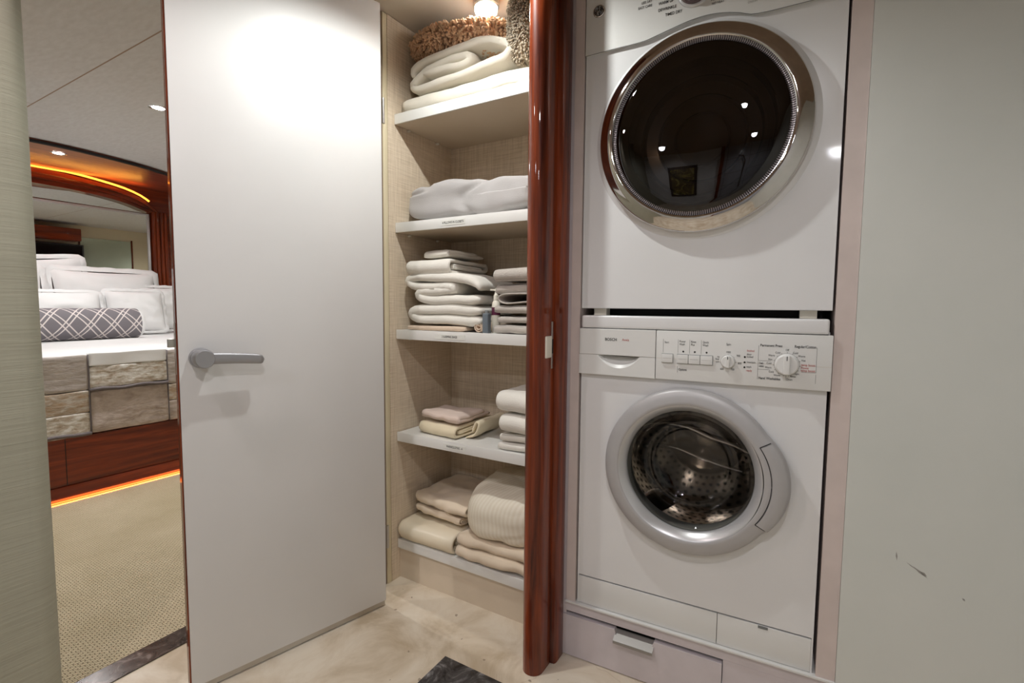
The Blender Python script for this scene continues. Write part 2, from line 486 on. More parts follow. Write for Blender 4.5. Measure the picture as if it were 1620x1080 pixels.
def flat_spiral(a0, a1, m, th):
    """folded path: m+1 layers of thickness th between a0 and a1; returns (a, z) from the core outward, z from 0"""
    zc = (m + 1) * th / 2
    pts = []
    for j in range(m + 1):
        sgn = 1 if j % 2 == 0 else -1
        zj = zc + sgn * j * th / 2 if j else zc
        inset = (m - j) * th / 2
        lo, hi = a0 + th / 2 + inset, a1 - th / 2 - inset
        if j % 2 == 0: seq = [hi, lo]      # runs toward the front
        else: seq = [lo, hi]
        if j == 0: seq[0] = a0 + (a1 - a0) * .8
        n = 6
        for k in range(n + 1): pts.append((seq[0] + (seq[1] - seq[0]) * k / n, zj))
        if j < m:
            zn = zc + (-sgn) * (j + 1) * th / 2
            r = abs(zn - zj) / 2; cz = (zn + zj) / 2; cx = seq[1]; s = -1 if j % 2 == 0 else 1
            for k in range(1, 6):
                a = PI * k / 6
                pts.append((cx + s * r * math.sin(a), cz + (zj - cz) * math.cos(a)))
    return pts

def ribbon(name, path, w0, w1, th, mat, parent=None, axis='x', amp=.004, freq=9., seed=0., seg=26, droop=0., lift=0., taper=.0):
    """thick soft cloth following a 2-D path (a, z), extruded along axis ('x': a is y; 'y': a is x)"""
    P = catmull([(a, z, 0) for a, z in path], th * .55)
    # resample evenly-ish, offset on both sides
    L, Rr = [], []
    n = len(P)
    for i, p in enumerate(P):
        t = (P[min(i + 1, n - 1)] - P[max(i - 1, 0)])
        if t.length < 1e-9: t = Vector((1, 0, 0))
        t.normalize(); nr = Vector((-t.y, t.x, 0))
        e = min(i, n - 1 - i); k = min(1., .45 + e * .28)
        L.append(p + nr * th * .49 * k); Rr.append(p - nr * th * .49 * k)
    ring = L + Rr[::-1]
    bm = bmesh.new(); rows = []
    C = sum(ring, Vector()) / len(ring)
    for s in range(seg + 1):
        u = s / seg
        w = w0 + (w1 - w0) * u
        e = min(s, seg - s)
        k = (.55, .85, .96)[e] if e < 3 else 1.
        if e < 3: w += (1 if s > seg / 2 else -1) * -1 * (0, th * .0, 0)[0]
        row = []
        for i, q in enumerate(ring):
            j = i if i < n else 2 * n - 1 - i
            mid = P[j]
            p = mid + (q - mid) * k
            a, z = p.x, p.y
            co = Vector((w, a, z)) if axis == 'x' else Vector((a, w, z))
            d = Vector((nz(co, freq, seed), nz(co, freq, seed + 31), nz(co, freq, seed + 57))) * amp
            d += Vector((nz(co, freq * 3, seed + 5), nz(co, freq * 3, seed + 11), nz(co, freq * 3, seed + 17))) * amp * .35
            co = co + d
            co.z += -droop * ((2 * u - 1) ** 4) * max(0, z) * 6
            row.append(bm.verts.new(co))
        rows.append(row)
    m = len(ring)
    for a, b_ in zip(rows, rows[1:]):
        for i in range(m): bm.faces.new((a[i], a[(i + 1) % m], b_[(i + 1) % m], b_[i]))
    for row in (rows[0], rows[-1]):
        for i in range(n - 1):
            bm.faces.new((row[i], row[i + 1], row[m - 2 - i], row[m - 1 - i]))
    zmin = min(v.co.z for v in bm.verts)
    for v in bm.verts: v.co.z -= zmin
    return link(name, bm, mat, parent, smooth=True)

def towel(name, x0, x1, y0, y1, z, m, th, mat, label, cat='towel', group=None, axis='x', yaw=0., amp=.004, seed=None, droop=0., zs=1.):
    cx, cy = (x0 + x1) / 2, (y0 + y1) / 2
    hx, hy = (x1 - x0) / 2, (y1 - y0) / 2
    if seed is None: seed = rnd.uniform(0, 90)
    if axis == 'x': o = ribbon(name, flat_spiral(-hy, hy, m, th), -hx, hx, th, mat, None, 'x', amp, seed=seed, droop=droop)
    else: o = ribbon(name, flat_spiral(-hx, hx, m, th), -hy, hy, th, mat, None, 'y', amp, seed=seed, droop=droop)
    o.location = (cx, cy, z + .001); o.rotation_euler = (0, 0, yaw); o.scale = (1, 1, zs)
    return tag(o, label, cat, group)

def blob(bm, c, h, p=3., res=28, amp=.01, freq=7., seed=0., crease=0., shape=None):
    """rounded cushion-like block: superellipsoid with half sizes h and cloth noise"""
    n0 = len(bm.verts)
    r = bmesh.ops.create_cube(bm, size=2.)
    geom = list({e for v in r['verts'] for e in v.link_edges})
    bmesh.ops.subdivide_edges(bm, edges=geom, cuts=res, use_grid_fill=True)
    bm.verts.ensure_lookup_table()
    vs = bm.verts[n0:]
    for v in vs:
        q = v.co.copy()
        l = (abs(q.x) ** p + abs(q.y) ** p + abs(q.z) ** p) ** (1 / p)
        q = q / l
        co = Vector((q.x * h[0], q.y * h[1], q.z * h[2]))
        nr = Vector((q.x / h[0], q.y / h[1], q.z / h[2])).normalized()
        d = amp * nz(co, freq, seed) + amp * .4 * nz(co, freq * 2.6, seed + 9)
        if crease: d -= crease * max(0., 1 - abs(nz((co.x, co.y * 2, co.z * 2.5), freq * .8, seed + 40)) * 7)
        co = co + nr * d
        if shape: co = shape(co)
        v.co = co + Vector(c)
    return vs

def soft(name, c, h, mat, label=None, cat=None, group=None, parent=None, yaw=0., **k):
    bm = bmesh.new(); blob(bm, (0, 0, 0), h, **k)
    zmin = min(v.co.z for v in bm.verts)
    for v in bm.verts: v.co.z -= zmin
    o = link(name, bm, mat, parent, smooth=True)
    o.location = (c[0], c[1], c[2]); o.rotation_euler = (0, 0, yaw)
    return tag(o, label, cat, group)

# ------------------------------------------------------------------ key measures
CZ = 2.05           # ceiling of the vestibule
BZ = 2.10           # ceiling of the bedroom
CX, CY = -1.300, 1.337   # front left corner of the closet opening
CD = .332
MX, MY, MA = -.5493, 1.3022, math.radians(2.729)
W = .598

# ------------------------------------------------------------------ room shell
S = lambda o, l, c: tag(o, l, c, kind='structure')
S(box('floor', -1.592, 1.1, -1.75, 1.36, -.06, 0, M['marble']), 'cream marble floor of the laundry lobby', 'floor')
S(box('floor_bedroom', -5.3, -1.674, -1.3, 4.1, -.06, .0, M['carpet']), 'beige woven carpet floor of the bedroom', 'floor')
S(box('trim_1', -1.674, -1.592, -1.3, 4.1, -.06, .003, M['bmarble']), 'dark brown marble threshold strip between carpet and cream marble', 'threshold')
S(box('ceiling', -1.592, 1.1, -1.75, 1.235, CZ, CZ + .06, M['ceild']), 'dark brown panelled ceiling of the laundry lobby', 'ceiling')
S(box('ceiling_closet', -1.592, 1.1, 1.2352, 2.1, CZ, CZ + .06, M['ceil']), 'cream ceiling above the closet and machines', 'ceiling')
S(box('ceiling_bedroom', -5.3, -1.592, -1.3, 4.1, BZ, BZ + .06, M['ceilb']), 'off-white bedroom ceiling in large panels', 'ceiling')
# small dark marble inlay
bm = bmesh.new(); bx(bm, -.878, -.60, .80, 1.097, -.01, .0015)
S(link('trim_2', bm, M['dmarble']), 'dark grey veined marble inlay set in the cream floor', 'floor inlay')
# wall end at the left, rounded
bm = bmesh.new()
pts = [(-1.78, -1.75), (-1.545, -1.75)]
r = .05
for k in range(9):
    a = k / 8 * PI / 2; pts.append((-1.595 + r * math.cos(a), .385 + r * math.sin(a)))
for k in range(9):
    a = PI / 2 + k / 8 * PI / 2; pts.append((-1.73 + r * math.cos(a), .385 + r * math.sin(a)))
pts.append((-1.78, -1.75))
prism(bm, pts[:-1], 'z', 0, BZ)
S(link('wall_left', bm, M['fabric'], smooth=True, angle=30), 'rounded wall end covered in ribbed olive fabric at the left edge', 'wall')
S(box('wall_back', -1.6, 1.1, -1.81, -1.75, 0, CZ, M['tile']), 'grey tiled wall behind the camera', 'wall')
S(box('wall_right', 1.05, 1.1, -1.75, 1.4, 0, CZ, M['wallpaint']), 'pale wall to the right of the lobby', 'wall')
# partition between closet / bedroom
S(box('wall_closet', -1.592, -1.345, 1.30, 2.1, 0, BZ, M['paint']), 'wall beside the closet towards the bedroom', 'wall')
S(box('wall_rear', -1.345, 1.1, 2.04, 2.1, 0, CZ, M['paint']), 'wall behind the closet and the machines', 'wall')
# bedroom walls
S(box('wall_head', -5.3, -5.2, -1.3, 4.1, 0, BZ, M['mahogh']), 'mahogany wall behind the bed head', 'wall')
S(box('wall_bed_near', -5.2, -1.6, -1.36, -1.3, 0, BZ, M['paint']), 'bedroom wall on the near side', 'wall')
S(box('wall_bed_far', -5.2, -1.6, 4.1, 4.16, 0, BZ, M['paint']), 'bedroom wall on the far side', 'wall')
S(box('wall_bed_door', -1.66, -1.594, 2.1, 4.1, 0, BZ, M['jamb']), 'cream bedroom wall opposite the bed head', 'wall')

# ------------------------------------------------------------------ linen closet carcass
cl = empty('linen_closet', (CX, CY, 0), 0, 'built-in open linen closet lined with beige woven cloth between white door and mahogany post', 'closet')
def cbox(name, x0, x1, y0, y1, z0, z1, mat, **k):
    return box(name, x0 - CX, x1 - CX, y0 - CY, y1 - CY, z0, z1, mat, cl, **k)
cbox('side_panel', CX - .02, CX, CY - .03, CY + CD, 0, CZ - .002, M['linen'])
cbox('side_panel', -.715, -.70, CY - .02, CY + CD, 0, CZ - .002, M['linen'])
cbox('back_panel', CX - .02, -.70, CY + CD, CY + CD + .015, 0, CZ - .002, M['linen'])
cbox('plinth', CX + .0, -.715, CY + .012, CY + .03, 0, .123, M['plinth'])
# jamb at the left: cream strip, brown seal, thin edge
o = cbox('jamb', CX - .034, CX, CY - .052, CY - .031, 0, CZ - .002, M['jamb'], bev=.004)
o = cbox('door_seal', CX - .036, CX - .005, CY - .082, CY - .053, 0, CZ - .002, M['seal'])
TH = .034
shelf_tops = [1.718, 1.336, .949, .566, .154]
shelf_names = ['topmost closet shelf under the ceiling lamp', 'closet shelf holding the grey rolled blanket, paper label on its edge',
               'closet shelf holding the thick cream towels and grey towels, paper label on its edge',
               'closet shelf holding the pink and cream washcloths, paper label on its edge',
               'lowest closet shelf just above the plinth, holding satin and cotton sheets']
lab_txt = [None, '4 PILLOWS IN CLOSETS', '2 SLEEPING BAGS', 'WASHCLOTHS - 4', None]
lab_x = [None, (-1.085, -.985), (-1.115, -.985), (-1.078, -.98), None]
for i, z in enumerate(shelf_tops):
    e = empty('closet_shelf', (CX, CY, z), 0, 'white ' + shelf_names[i], 'shelf', 'shelves of the linen closet')
    bm = bmesh.new(); bx(bm, .006, .583, .006, CD - .001, -TH + .002, 0)
    link('shelf_board', bm, M['shelf'], e)
    bm = bmesh.new(); bx(bm, .002, .583, 0, .006, -TH, .001, .0012)
    link('front_edge', bm, M['shelf'], e, smooth=True, angle=40)
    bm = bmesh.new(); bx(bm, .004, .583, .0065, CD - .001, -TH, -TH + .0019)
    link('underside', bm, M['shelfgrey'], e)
    for yy in (.07, .235):
        bm = bmesh.new(); tube(bm, [(.0, yy, -TH - .004), (.012, yy, -TH - .004)], .004, 10)
        tag(link('shelf_pin', bm, M['pump'], e, smooth=True, angle=40))
    if lab_txt[i]:
        x0, x1 = lab_x[i][0] - CX, lab_x[i][1] - CX
        bm = bmesh.new(); bx(bm, x0, x1, -.0012, 0, -.0255, -.0085)
        lp = link('paper_label', bm, M['paper'], e)
        texts('lettering', [(lab_txt[i], (x0 + x1) / 2, -.0205, .0078, 'CENTER', True)], -.0016, M['ink'], lp)

# ------------------------------------------------------------------ the open white door
DA = math.radians(-14.7286)
d = empty('door_1', (-1.2056, 1.1913, 0), 0, 'white flush closet door standing open with a grey lever handle', 'door', kind='structure')
# local frame: x runs from hinge to free edge, y = -? thickness away from camera
dx = Vector((math.sin(DA), -math.cos(DA), 0))
d.rotation_euler = (0, 0, math.atan2(dx.y, dx.x))
# local +y is to the left of dx; the visible face is y=0, thickness goes to -y side away from camera
nloc = Vector((-dx.y, dx.x, 0))            # local +y in world
sgn = -1 if nloc.x > 0 else 1              # thickness on the side away from +x
DT = .022
yA, yB = sorted((0, sgn * DT))
DW, DTOP = .583, 1.995
box('door_leaf', .007, DW, yA, yB, .022, DTOP, M['paint'], d, bev=.0015)
box('edge_strip', DW + .0003, DW + .0035, yA, yB, .03, DTOP - .01, M['mahog'], d)
f = -sgn  # toward the viewer
def dbox(name, x0, x1, y0, y1, z0, z1, mat, parent=d, **k):
    a, b_ = sorted((f * y0, f * y1)); return box(name, x0, x1, a, b_, z0, z1, mat, parent, **k)
# steel kick strip under the door
dbox('bottom_strip', .01, DW - .01, -.016, -.004, .006, .0215, M['steel'])
# lever handle
h = empty('handle', (0, 0, 0)); h.parent = d; h.name = 'lever_handle'
bm = bmesh.new()
prof = [(.0, 0), (.026, 0), (.026, .010), (.024, .013), (.0, .013)]
def dl_lathe(bm, prof, cx, cz, n=40):
    rows = []
    for (r, dd) in prof:
        rows.append([bm.verts.new((cx + r * math.cos(2 * PI * i / n), f * dd, cz + r * math.sin(2 * PI * i / n))) for i in range(n)] if r > 0 else [bm.verts.new((cx, f * dd, cz))])
    for a, b_ in zip(rows, rows[1:]):
        for i in range(n):
            j = (i + 1) % n
            if len(a) == 1: bm.faces.new((a[0], b_[i], b_[j]))
            elif len(b_) == 1: bm.faces.new((a[i], a[j], b_[0]))
            else: bm.faces.new((a[i], a[j], b_[j], b_[i]))
HX, HZ = .536, .900
dl_lathe(bm, prof, HX, HZ)
link('rose', bm, M['handle'], h, smooth=True, angle=35)
bm = bmesh.new()
dl_lathe(bm, [(0, .0131), (.0235, .0131), (.0235, .050), (.021, .054), (0, .054)], HX, HZ)
# lever arm: flat bar that curves toward the tip
L = .142; ns = 24
rows = []
for i in range(ns + 1):
    t = i / ns; x = HX - .015 - t * (L - .015)
    zc = HZ - .004 * t - .006 * t * t
    hz = .0145 - .0015 * t
    hy = .0075 + .001 * t
    yc = .045 - .004 * t
    if t > .9: k = math.sqrt(max(0.03, 1 - ((t - .9) / .1) ** 2)); hz *= k; hy *= k
    row = []
    for k in range(16):
        a = 2 * PI * k / 16; ca, sa = math.cos(a), math.sin(a)
        sx_ = math.copysign(abs(ca) ** .5, ca); sz_ = math.copysign(abs(sa) ** .6, sa)
        row.append(bm.verts.new((x, f * (yc + hy * sx_), zc + hz * sz_)))
    rows.append(row)
for a, b_ in zip(rows, rows[1:]):
    for k in range(16): bm.faces.new((a[k], a[(k + 1) % 16], b_[(k + 1) % 16], b_[k]))
bm.faces.new(rows[-1]); bm.faces.new(rows[0])
link('lever', bm, M['handle'], h, smooth=True, angle=50)
# return of the lever toward the door at the tip
# latch on the free edge
bm = bmesh.new(); a, b_ = sorted((f * -.018, f * -.006)); bx(bm, DW + .0036, DW + .020, a, b_, .929, .950, .001)
link('latch_bolt', bm, M['steel'], d, smooth=True, angle=40)
bm = bmesh.new(); bx(bm, DW + .0036, DW + .0045, *sorted((f * -.020, f * -.004)), .86, .99)
link('latch_plate', bm, M['steel'], d)
for z in (1.67, .24):
    bm = bmesh.new(); tube(bm, [(-.006, f * -.010, z - .04), (-.006, f * -.010, z + .04)], .005, 12)
    link('hinge', bm, M['steel'], d, smooth=True, angle=40)

# ------------------------------------------------------------------ mahogany post between closet and machines
bm = bmesh.new()
pts = []
r = .030; xc = -.632; yc = 1.190
pts.append((-.700, CY - .005)); pts.append((xc - r - .003, 1.245))
for k in range(13):
    a = PI + k / 12 * PI; pts.append((xc + r * math.cos(a), yc + r * math.sin(a)))
pts += [(-.602, 1.236), (-.590, 1.238), (-.586, 1.245), (-.586, 1.290), (-.606, 1.330), (-.606, 1.42), (-.700, 1.42)]
prism(bm, pts, 'z', 0, CZ)
post = S(link('trim_3', bm, M['mahog'], smooth=True, angle=32), 'glossy mahogany post with rounded front edge between closet and machines', 'post')
# striker plate with white receiver
box('striker_plate', -.6045, -.6000, 1.2160, 1.2260, .868, .998, M['steel'], post, bev=.0008)
box('striker_recess', -.5999, -.5994, 1.2180, 1.2240, .910, .950, M['dark'], post)
bm = bmesh.new(); bx(bm, -.612, -.5985, 1.182, 1.2155, .899, .959, .004, 3)
link('receiver_box', bm, M['pump'], post, smooth=True, angle=40)
# closet catch
box('magnet_catch', -.668, -.660, 1.215, 1.222, .90, .95, M['steel'], post)

# ------------------------------------------------------------------ machine niche (rotated frame)
def mloc(u, off=0., z=0.):
    return (MX + u * math.cos(MA) + off * math.sin(MA), MY + u * math.sin(MA) - off * math.cos(MA), z)
MAe = MA
fr = empty('trim_4', (MX, MY, 0), MAe, 'pinkish painted frame around the stacked laundry machines', 'frame', kind='structure')
FT = .166
box('frame_stile', -.030, -.003, -.006, .40, FT, CZ - .003, M['pinkframe'], fr)
box('frame_stile', -.052, -.0305, -.002, .40, .0, CZ - .003, M['lilac'], fr)
box('frame_stile', W + .0055, W + .044, -.006, .40, FT, CZ - .003, M['pinkframe'], fr)
# base rail
bm = bmesh.new(); bx(bm, -.052, 1.3, -.004, .018, .137, .166)
link('base_rail', bm, M['lilac'], fr)
box('rail_top', -.0305, W + .044, -.012, .70, .1662, .1705, M['enamel2'], fr)
box('base_stile', -.0525, -.046, -.004, .4, 0, .1368, M['lilac'], fr)
box('base_panel', .402, 1.3, -.004, .014, 0, .1368, M['lilac'], fr)
box('niche_back', -.03, W + .044, .66, .68, .0, CZ - .003, M['dark'], fr)
S(box('wall_panel', W + .0445, 1.38, -.010, .03, .1665, CZ - .003, M['wallpaint'], None), 'grey-white painted wall panel right of the machines', 'wall')
wp = bpy.data.objects['wall_panel']; wp.location = (MX, MY, 0); wp.rotation_euler = (0, 0, MAe); wp.name = 'wall_machine'
bm = bmesh.new()
for (u0, z0, u1, z1, w_) in ((.739, .512, .741, .492, .0016), (.757, .493, .775, .480, .0010), (.768, .487, .795, .466, .0024), (.781, .479, .794, .470, .0030), (.853, .440, .858, .434, .002)):
    dv = Vector((u1 - u0, 0, z1 - z0)).normalized(); nn = Vector((-dv.z, 0, dv.x)) * w_
    A = Vector((u0, -.0103, z0)); B = Vector((u1, -.0103, z1))
    bm.faces.new([bm.verts.new(q) for q in (A, A + (B - A) * .5 + nn, B, A + (B - A) * .5 - nn)])
link('scuff_marks', bm, M['fade'], wp)

# plinth drawer
dr_ = empty('plinth_drawer', mloc(0, 0, 0), MAe, 'pale lilac drawer front with steel pull in the plinth under the washing machine', 'drawer')
bm = bmesh.new()
pf = [(-.0455, .003), (.400, .003), (.400, .126), (.228, .126), (.222, .108), (.124, .108), (.118, .126), (-.0455, .126)]
prism(bm, pf, 'y', -.008, .010)
link('drawer_front', bm, M['lilac'], dr_)
box('drawer_box', -.040, .395, .0105, .35, .006, .118, M['dark'], dr_)
bm = bmesh.new(); prism(bm, [(-.024, .101), (-.0235, .1035), (.010, .121), (.010, .118), (-.020, .100)], 'x', .1185, .2275)
link('pull', bm, M['pull'], dr_)
box('pull_lip', .1185, .2275, -.0245, -.022, .096, .1032, M['pull'], dr_)

# ------------------------------------------------------------------ washing machine
wm = empty('washing_machine', mloc(0, 0, .1705), MAe, 'white front-loading washing machine with silver round door, below the dryer', 'washing machine')
def wz(z): return z - .1705
wc = (.300, wz(.618))
H = .8455
bm = bmesh.new()
BOT = wz(.257); TOPB = wz(.851)
plate_hole(bm, .002, W - .002, BOT, TOPB, wc, .176, 0.)
# skirts, sides
for (x0, x1) in ((.002, .006), (W - .006, W - .002)): bx(bm, x0, x1, .0005, .60, 0, H - .03)
bx(bm, .006, W - .006, .59, .60, 0, H - .03)
bx(bm, .006, W - .006, .0005, .59, H - .034, H - .03)
link('body', bm, M['enamel'], wm)
box('lid', .004, W - .004, -.012, .60, wz(.981), H, M['enamel'], wm, bev=.006, seg=3)
# fascia
cp = box('control_panel', .212, W + .004, -.014, .02, wz(.8525), wz(.9795), M['enamel2'], wm, bev=.002)
# detergent drawer with scooped grip
bm = bmesh.new()
gx0, gx1, gz = .054, .170, wz(.9075)
bx(bm, .000, .2105, -.014, .02, gz, wz(.9795), .0015)
arc = []
for k in range(17):
    t = k / 16; x = gx0 + (gx1 - gx0) * t
    arc.append((x, gz - .0005 - .034 * (1 - (2 * t - 1) ** 2) ** .8))
poly = [(0, wz(.8525)), (.2105, wz(.8525)), (.2105, gz - .0005)] + arc[::-1] + [(0, gz - .0005)]
prism(bm, poly, 'y', -.014, .02)
dd_ = link('detergent_drawer', bm, M['enamel2'], wm)
bm = bmesh.new()
# recessed grip pocket
N_ = 16
ra = [bm.verts.new((p[0], -.014, p[1])) for p in arc]
rb = [bm.verts.new((p[0] * .9 + .112 * .1, -.002, gz - .0005 + (p[1] - gz + .0005) * .62)) for p in arc]
rc_ = [bm.verts.new((p[0] * .86 + .112 * .14, .014, gz - .0005 + (p[1] - gz + .0005) * .12)) for p in arc]
for A_, B_ in ((ra, rb), (rb, rc_)):
    for i in range(len(arc) - 1): bm.faces.new((A_[i], A_[i + 1], B_[i + 1], B_[i]))
link('grip_pocket', bm, M['enamel2'], dd_, smooth=True)
texts('brand_lettering', [('BOSCH', .0905, wz(.9475), .0078, 'CENTER', True)], -.0146, M['ink'], dd_, .95)
texts('red_lettering', [('Axxis', .131, wz(.9485), .0065, 'CENTER', False)], -.0146, M['redink'], dd_, .95)
# buttons
for (x0, x1) in ((.228, .2555), (.2665, .2935), (.2945, .3215), (.3225, .3510)):
    b_ = box('push_button', x0, x1, -.019, -.0145, wz(.8975), wz(.9195), M['enamel2'], wm, bev=.001)
    box('button_gap', x0 - .0008, x1 + .0008, -.0146, -.0142, wz(.8965), wz(.9205), M['rubber'], wm)
    box('button_groove', x0 + .003, x1 - .003, -.0192, -.0189, wz(.9083), wz(.9087), M['fade'], b_)
# knobs
def knob(name, u, z, r, dep, ang=0.):
    k = empty(name, (u, -.0142, wz(z))); k.parent = wm
    bm = bmesh.new(); lathe(bm, [(0, .0005), (r * 1.07, .0005), (r * 1.07, .0016), (r, .002), (r * .97, dep * .55), (r * .90, dep * .62), (0, dep * .62)], (0, 0), 48)
    link('knob_base', bm, M['enamel2'], k, smooth=True, angle=35)
    bm = bmesh.new(); lathe(bm, [(r * 1.02, .0004), (r * 1.10, .0004)], (0, 0), 48); link('knob_outline', bm, M['fade'], k)
    bm = bmesh.new(); bx(bm, -r * .30, r * .30, -dep, -dep * .6, -r * .97, r * .95, r * .14, 3)
    link('knob_grip', bm, M['enamel2'], k, smooth=True, angle=40)
    box('pointer', -.0008, .0008, -dep - .0003, -dep - .0001, r * .42, r * .86, M['ink'], k)
    return k
knob('programme_knob', .5125, .909, .0238, .020)
knob('spin_knob', .3865, .908, .0152, .014)
Y0 = -.0146
T = []
def tx(s, x, z, h=.0052, al='LEFT', b=False): T.append((s, x, wz(z), h, al, b))
tx('Start', .2335, .9475); tx('Power', .2705, .951); tx('Wash', .2705, .9435); tx('Rinse', .2985, .951); tx('Plus', .2985, .9435)
tx('Quick', .3265, .951); tx('Wash', .3265, .9435); tx('Options', .2700, .8785, .0056, 'LEFT', True)
tx('Spin', .3865, .948, .0058, 'CENTER'); tx('1000', .3865, .929, .005, 'CENTER'); tx('900', .405, .9215, .005); tx('800', .4085, .903, .005)
tx('700', .393, .887, .005); tx('600', .3775, .887, .005, 'RIGHT'); tx('no', .3615, .917, .0048, 'LEFT'); tx('final', .3575, .911, .0048, 'LEFT'); tx('spin', .3585, .9045, .0048, 'LEFT')
tx('door', .4275, .9265, .0048); tx('locked', .4275, .9205, .0048); tx('rinse/spin', .4275, .9075, .0046); tx('wash', .4275, .896, .005)
tx('Permanent Press', .4555, .949, .0062, 'LEFT', True); tx('Regular/Cotton', .570, .949, .0062, 'RIGHT', True)
tx('Off', .5125, .9405, .0048, 'CENTER'); tx('Cold', .4985, .9335, .0048, 'RIGHT'); tx('Warm', .4875, .9265, .0048, 'RIGHT'); tx('Hot', .4825, .917, .0048, 'RIGHT')
tx('Cold', .4810, .9075, .0048, 'RIGHT'); tx('Warm', .4815, .8975, .0048, 'RIGHT'); tx('Cold', .4865, .8875, .0048, 'RIGHT'); tx('Warm', .5005, .880, .0048, 'RIGHT')
tx('Deli-', .4545, .9065, .0048, 'LEFT', True); tx('cates', .4545, .9000, .0048, 'LEFT', True); tx('Hand Washables', .4545, .8705, .0062, 'LEFT', True)
tx('Cold', .5240, .9345, .0048); tx('Warm', .5350, .9275, .0048); tx('Hot', .5415, .918, .0048)
tx('Spin', .5300, .886, .0048); tx('Rinse', .5205, .8795, .0048); tx('Drain', .5135, .872, .0048)
texts('lettering', T, Y0, M['ink'], cp)
bm = bmesh.new()
def ln(x0, z0, x1, z1, w=.0005):
    d_ = Vector((x1 - x0, 0, z1 - z0)).normalized(); n_ = Vector((-d_.z, 0, d_.x)) * w / 2
    A = Vector((x0, Y0, wz(z0))); B = Vector((x1, Y0, wz(z1)))
    bm.faces.new([bm.verts.new(q) for q in (A - n_, B - n_, B + n_, A + n_)])
for x in (.2305, .2675, .2955, .3235): ln(x, .923, x, .958)
ln(.2675, .873, .2675, .890)
ln(.4525, .951, .4525, .915); ln(.4525, .915, .480, .915); ln(.4525, .894, .478, .894); ln(.4525, .913, .4525, .870)
ln(.5715, .951, .5715, .893); ln(.5425, .893, .5715, .893); ln(.5715, .889, .5715, .868); ln(.512, .884, .512, .872)
for k in range(15):
    a = math.radians(90 - 24 * k); 
    ln(.5125 + .0262 * math.cos(a), .909 + .0262 * math.sin(a), .5125 + .0285 * math.cos(a), .909 + .0285 * math.sin(a), .0007)
for a in (90, 40, -5, -60, -125, 190):
    a = math.radians(a); ln(.3865 + .0168 * math.cos(a), .908 + .0168 * math.sin(a), .3865 + .0185 * math.cos(a), .908 + .0185 * math.sin(a), .0006)
for (x, z) in ((.2805, .9275), (.3085, .9275), (.3365, .9275), (.4235, .9215), (.4235, .9085), (.4235, .8965)):
    bmesh.ops.create_circle(bm, cap_ends=True, segments=20, radius=.0023, matrix=Matrix.Translation((x, Y0, wz(z))) @ Matrix.Rotation(PI / 2, 4, 'X'))
link('printed_lines', bm, M['ink'], cp)
T = []
tx('finished', .4275, .935, .0048); tx('ready', .4275, .887, .005); tx('temp boost', .5415, .9075, .0055); tx('Power', .5415, .9005, .0055); tx('temp boost', .5415, .8945, .0055)
texts('red_lettering', T, Y0, M['redink'], cp)
# thin shut-line across the fascia
box('panel_crease', .2125, W + .003, -.0143, -.0139, wz(.9073), wz(.9077), M['shelfgrey'], cp)
# kick panels
box('kick_panel', .004, .3835, -.001, .018, .001, wz(.2535), M['enamel2'], wm, bev=.002)
fc = box('filter_cover', .3845, W - .006, -.001, .018, .001, wz(.2535), M['enamel2'], wm, bev=.002)
box('cover_notch', .478, .500, -.0022, -.0011, wz(.2465), wz(.2530), M['rubber'], fc)
# round door
R0 = .2145
def bump_r(a, r):
    a = (a + PI) % (2 * PI) - PI; dg = math.degrees(a)
    k = 0.
    if -36 < dg < 34:
        t = (dg + 1) / 35; k = max(0., 1 - t * t) ** 1.0
    w_ = max(0., (r - .170) / (R0 - .170))
    return r + .017 * k * w_
door = empty('porthole_door', (0, 0, 0)); door.parent = wm
bm = bmesh.new()
prof = [(.205, .002), (R0, .004), (R0 + .0005, .022), (R0 - .002, .029), (R0 - .006, .0325), (.196, .0355), (.184, .0378), (.178, .038), (.1755, .0365)]
lathe(bm, prof, wc, 144, bump_r)
link('outer_ring', bm, M['silver'], door, smooth=True, angle=40)
bm = bmesh.new()
lathe(bm, [(.1753, .0362), (.172, .0345), (.160, .019), (.1575, .015), (.1565, .010), (.170, .008)], wc, 144)
link('inner_bezel', bm, M['silver_light'], door, smooth=True, angle=50)
# handle seam (dark line) + thumb area
bm = bmesh.new()
def surf(a, r):  # outward distance of ring surface at radius r
    for (r1, d1), (r2, d2) in zip(prof[2:], prof[3:]):
        if min(r1, r2) <= r <= max(r1, r2):
            t = (r - r1) / (r2 - r1); return d1 + (d2 - d1) * t
    return .043
def seam_pt(a, r, w=0):
    rr = bump_r(a, r); return Vector((wc[0] + rr * math.cos(a), -(surf(a, r) + .0006), wc[1] + rr * math.sin(a)))
pth = [(math.radians(29), R0 - .004 - k * .0033) for k in range(8)] + [(math.radians(29 - k * 60 / 30), .187 - .0) for k in range(31)] + [(math.radians(-31), .187 + k * .0033) for k in range(8)]
tube(bm, [seam_pt(a, r_) for a, r_ in pth], .0009, 6)
hd = link('handle_seam', bm, M['dark'], door)
bm = bmesh.new()
lathe(bm, [(.1885, .0398), (.196, .0398), (R0 - .0055, .0375), (R0 - .000, .0330), (R0 + .0020, .020)], wc, 60, bump_r, math.radians(-30.4), math.radians(28.4))
link('door_handle', bm, M['silver'], door, smooth=True, angle=60)
# glass bowl
bm = bmesh.new()
lathe(bm, [(.1562, .012), (.150, .014), (.1465, .010), (.141, -.010), (.134, -.030), (.120, -.048), (.108, -.054), (.104, -.049), (.099, -.050), (.096, -.058), (.085, -.061), (.055, -.063), (.0, -.064)], wc, 96)
bmesh.ops.remove_doubles(bm, verts=bm.verts, dist=1e-5)
link('glass_bowl', bm, M['glass'], door, smooth=True)
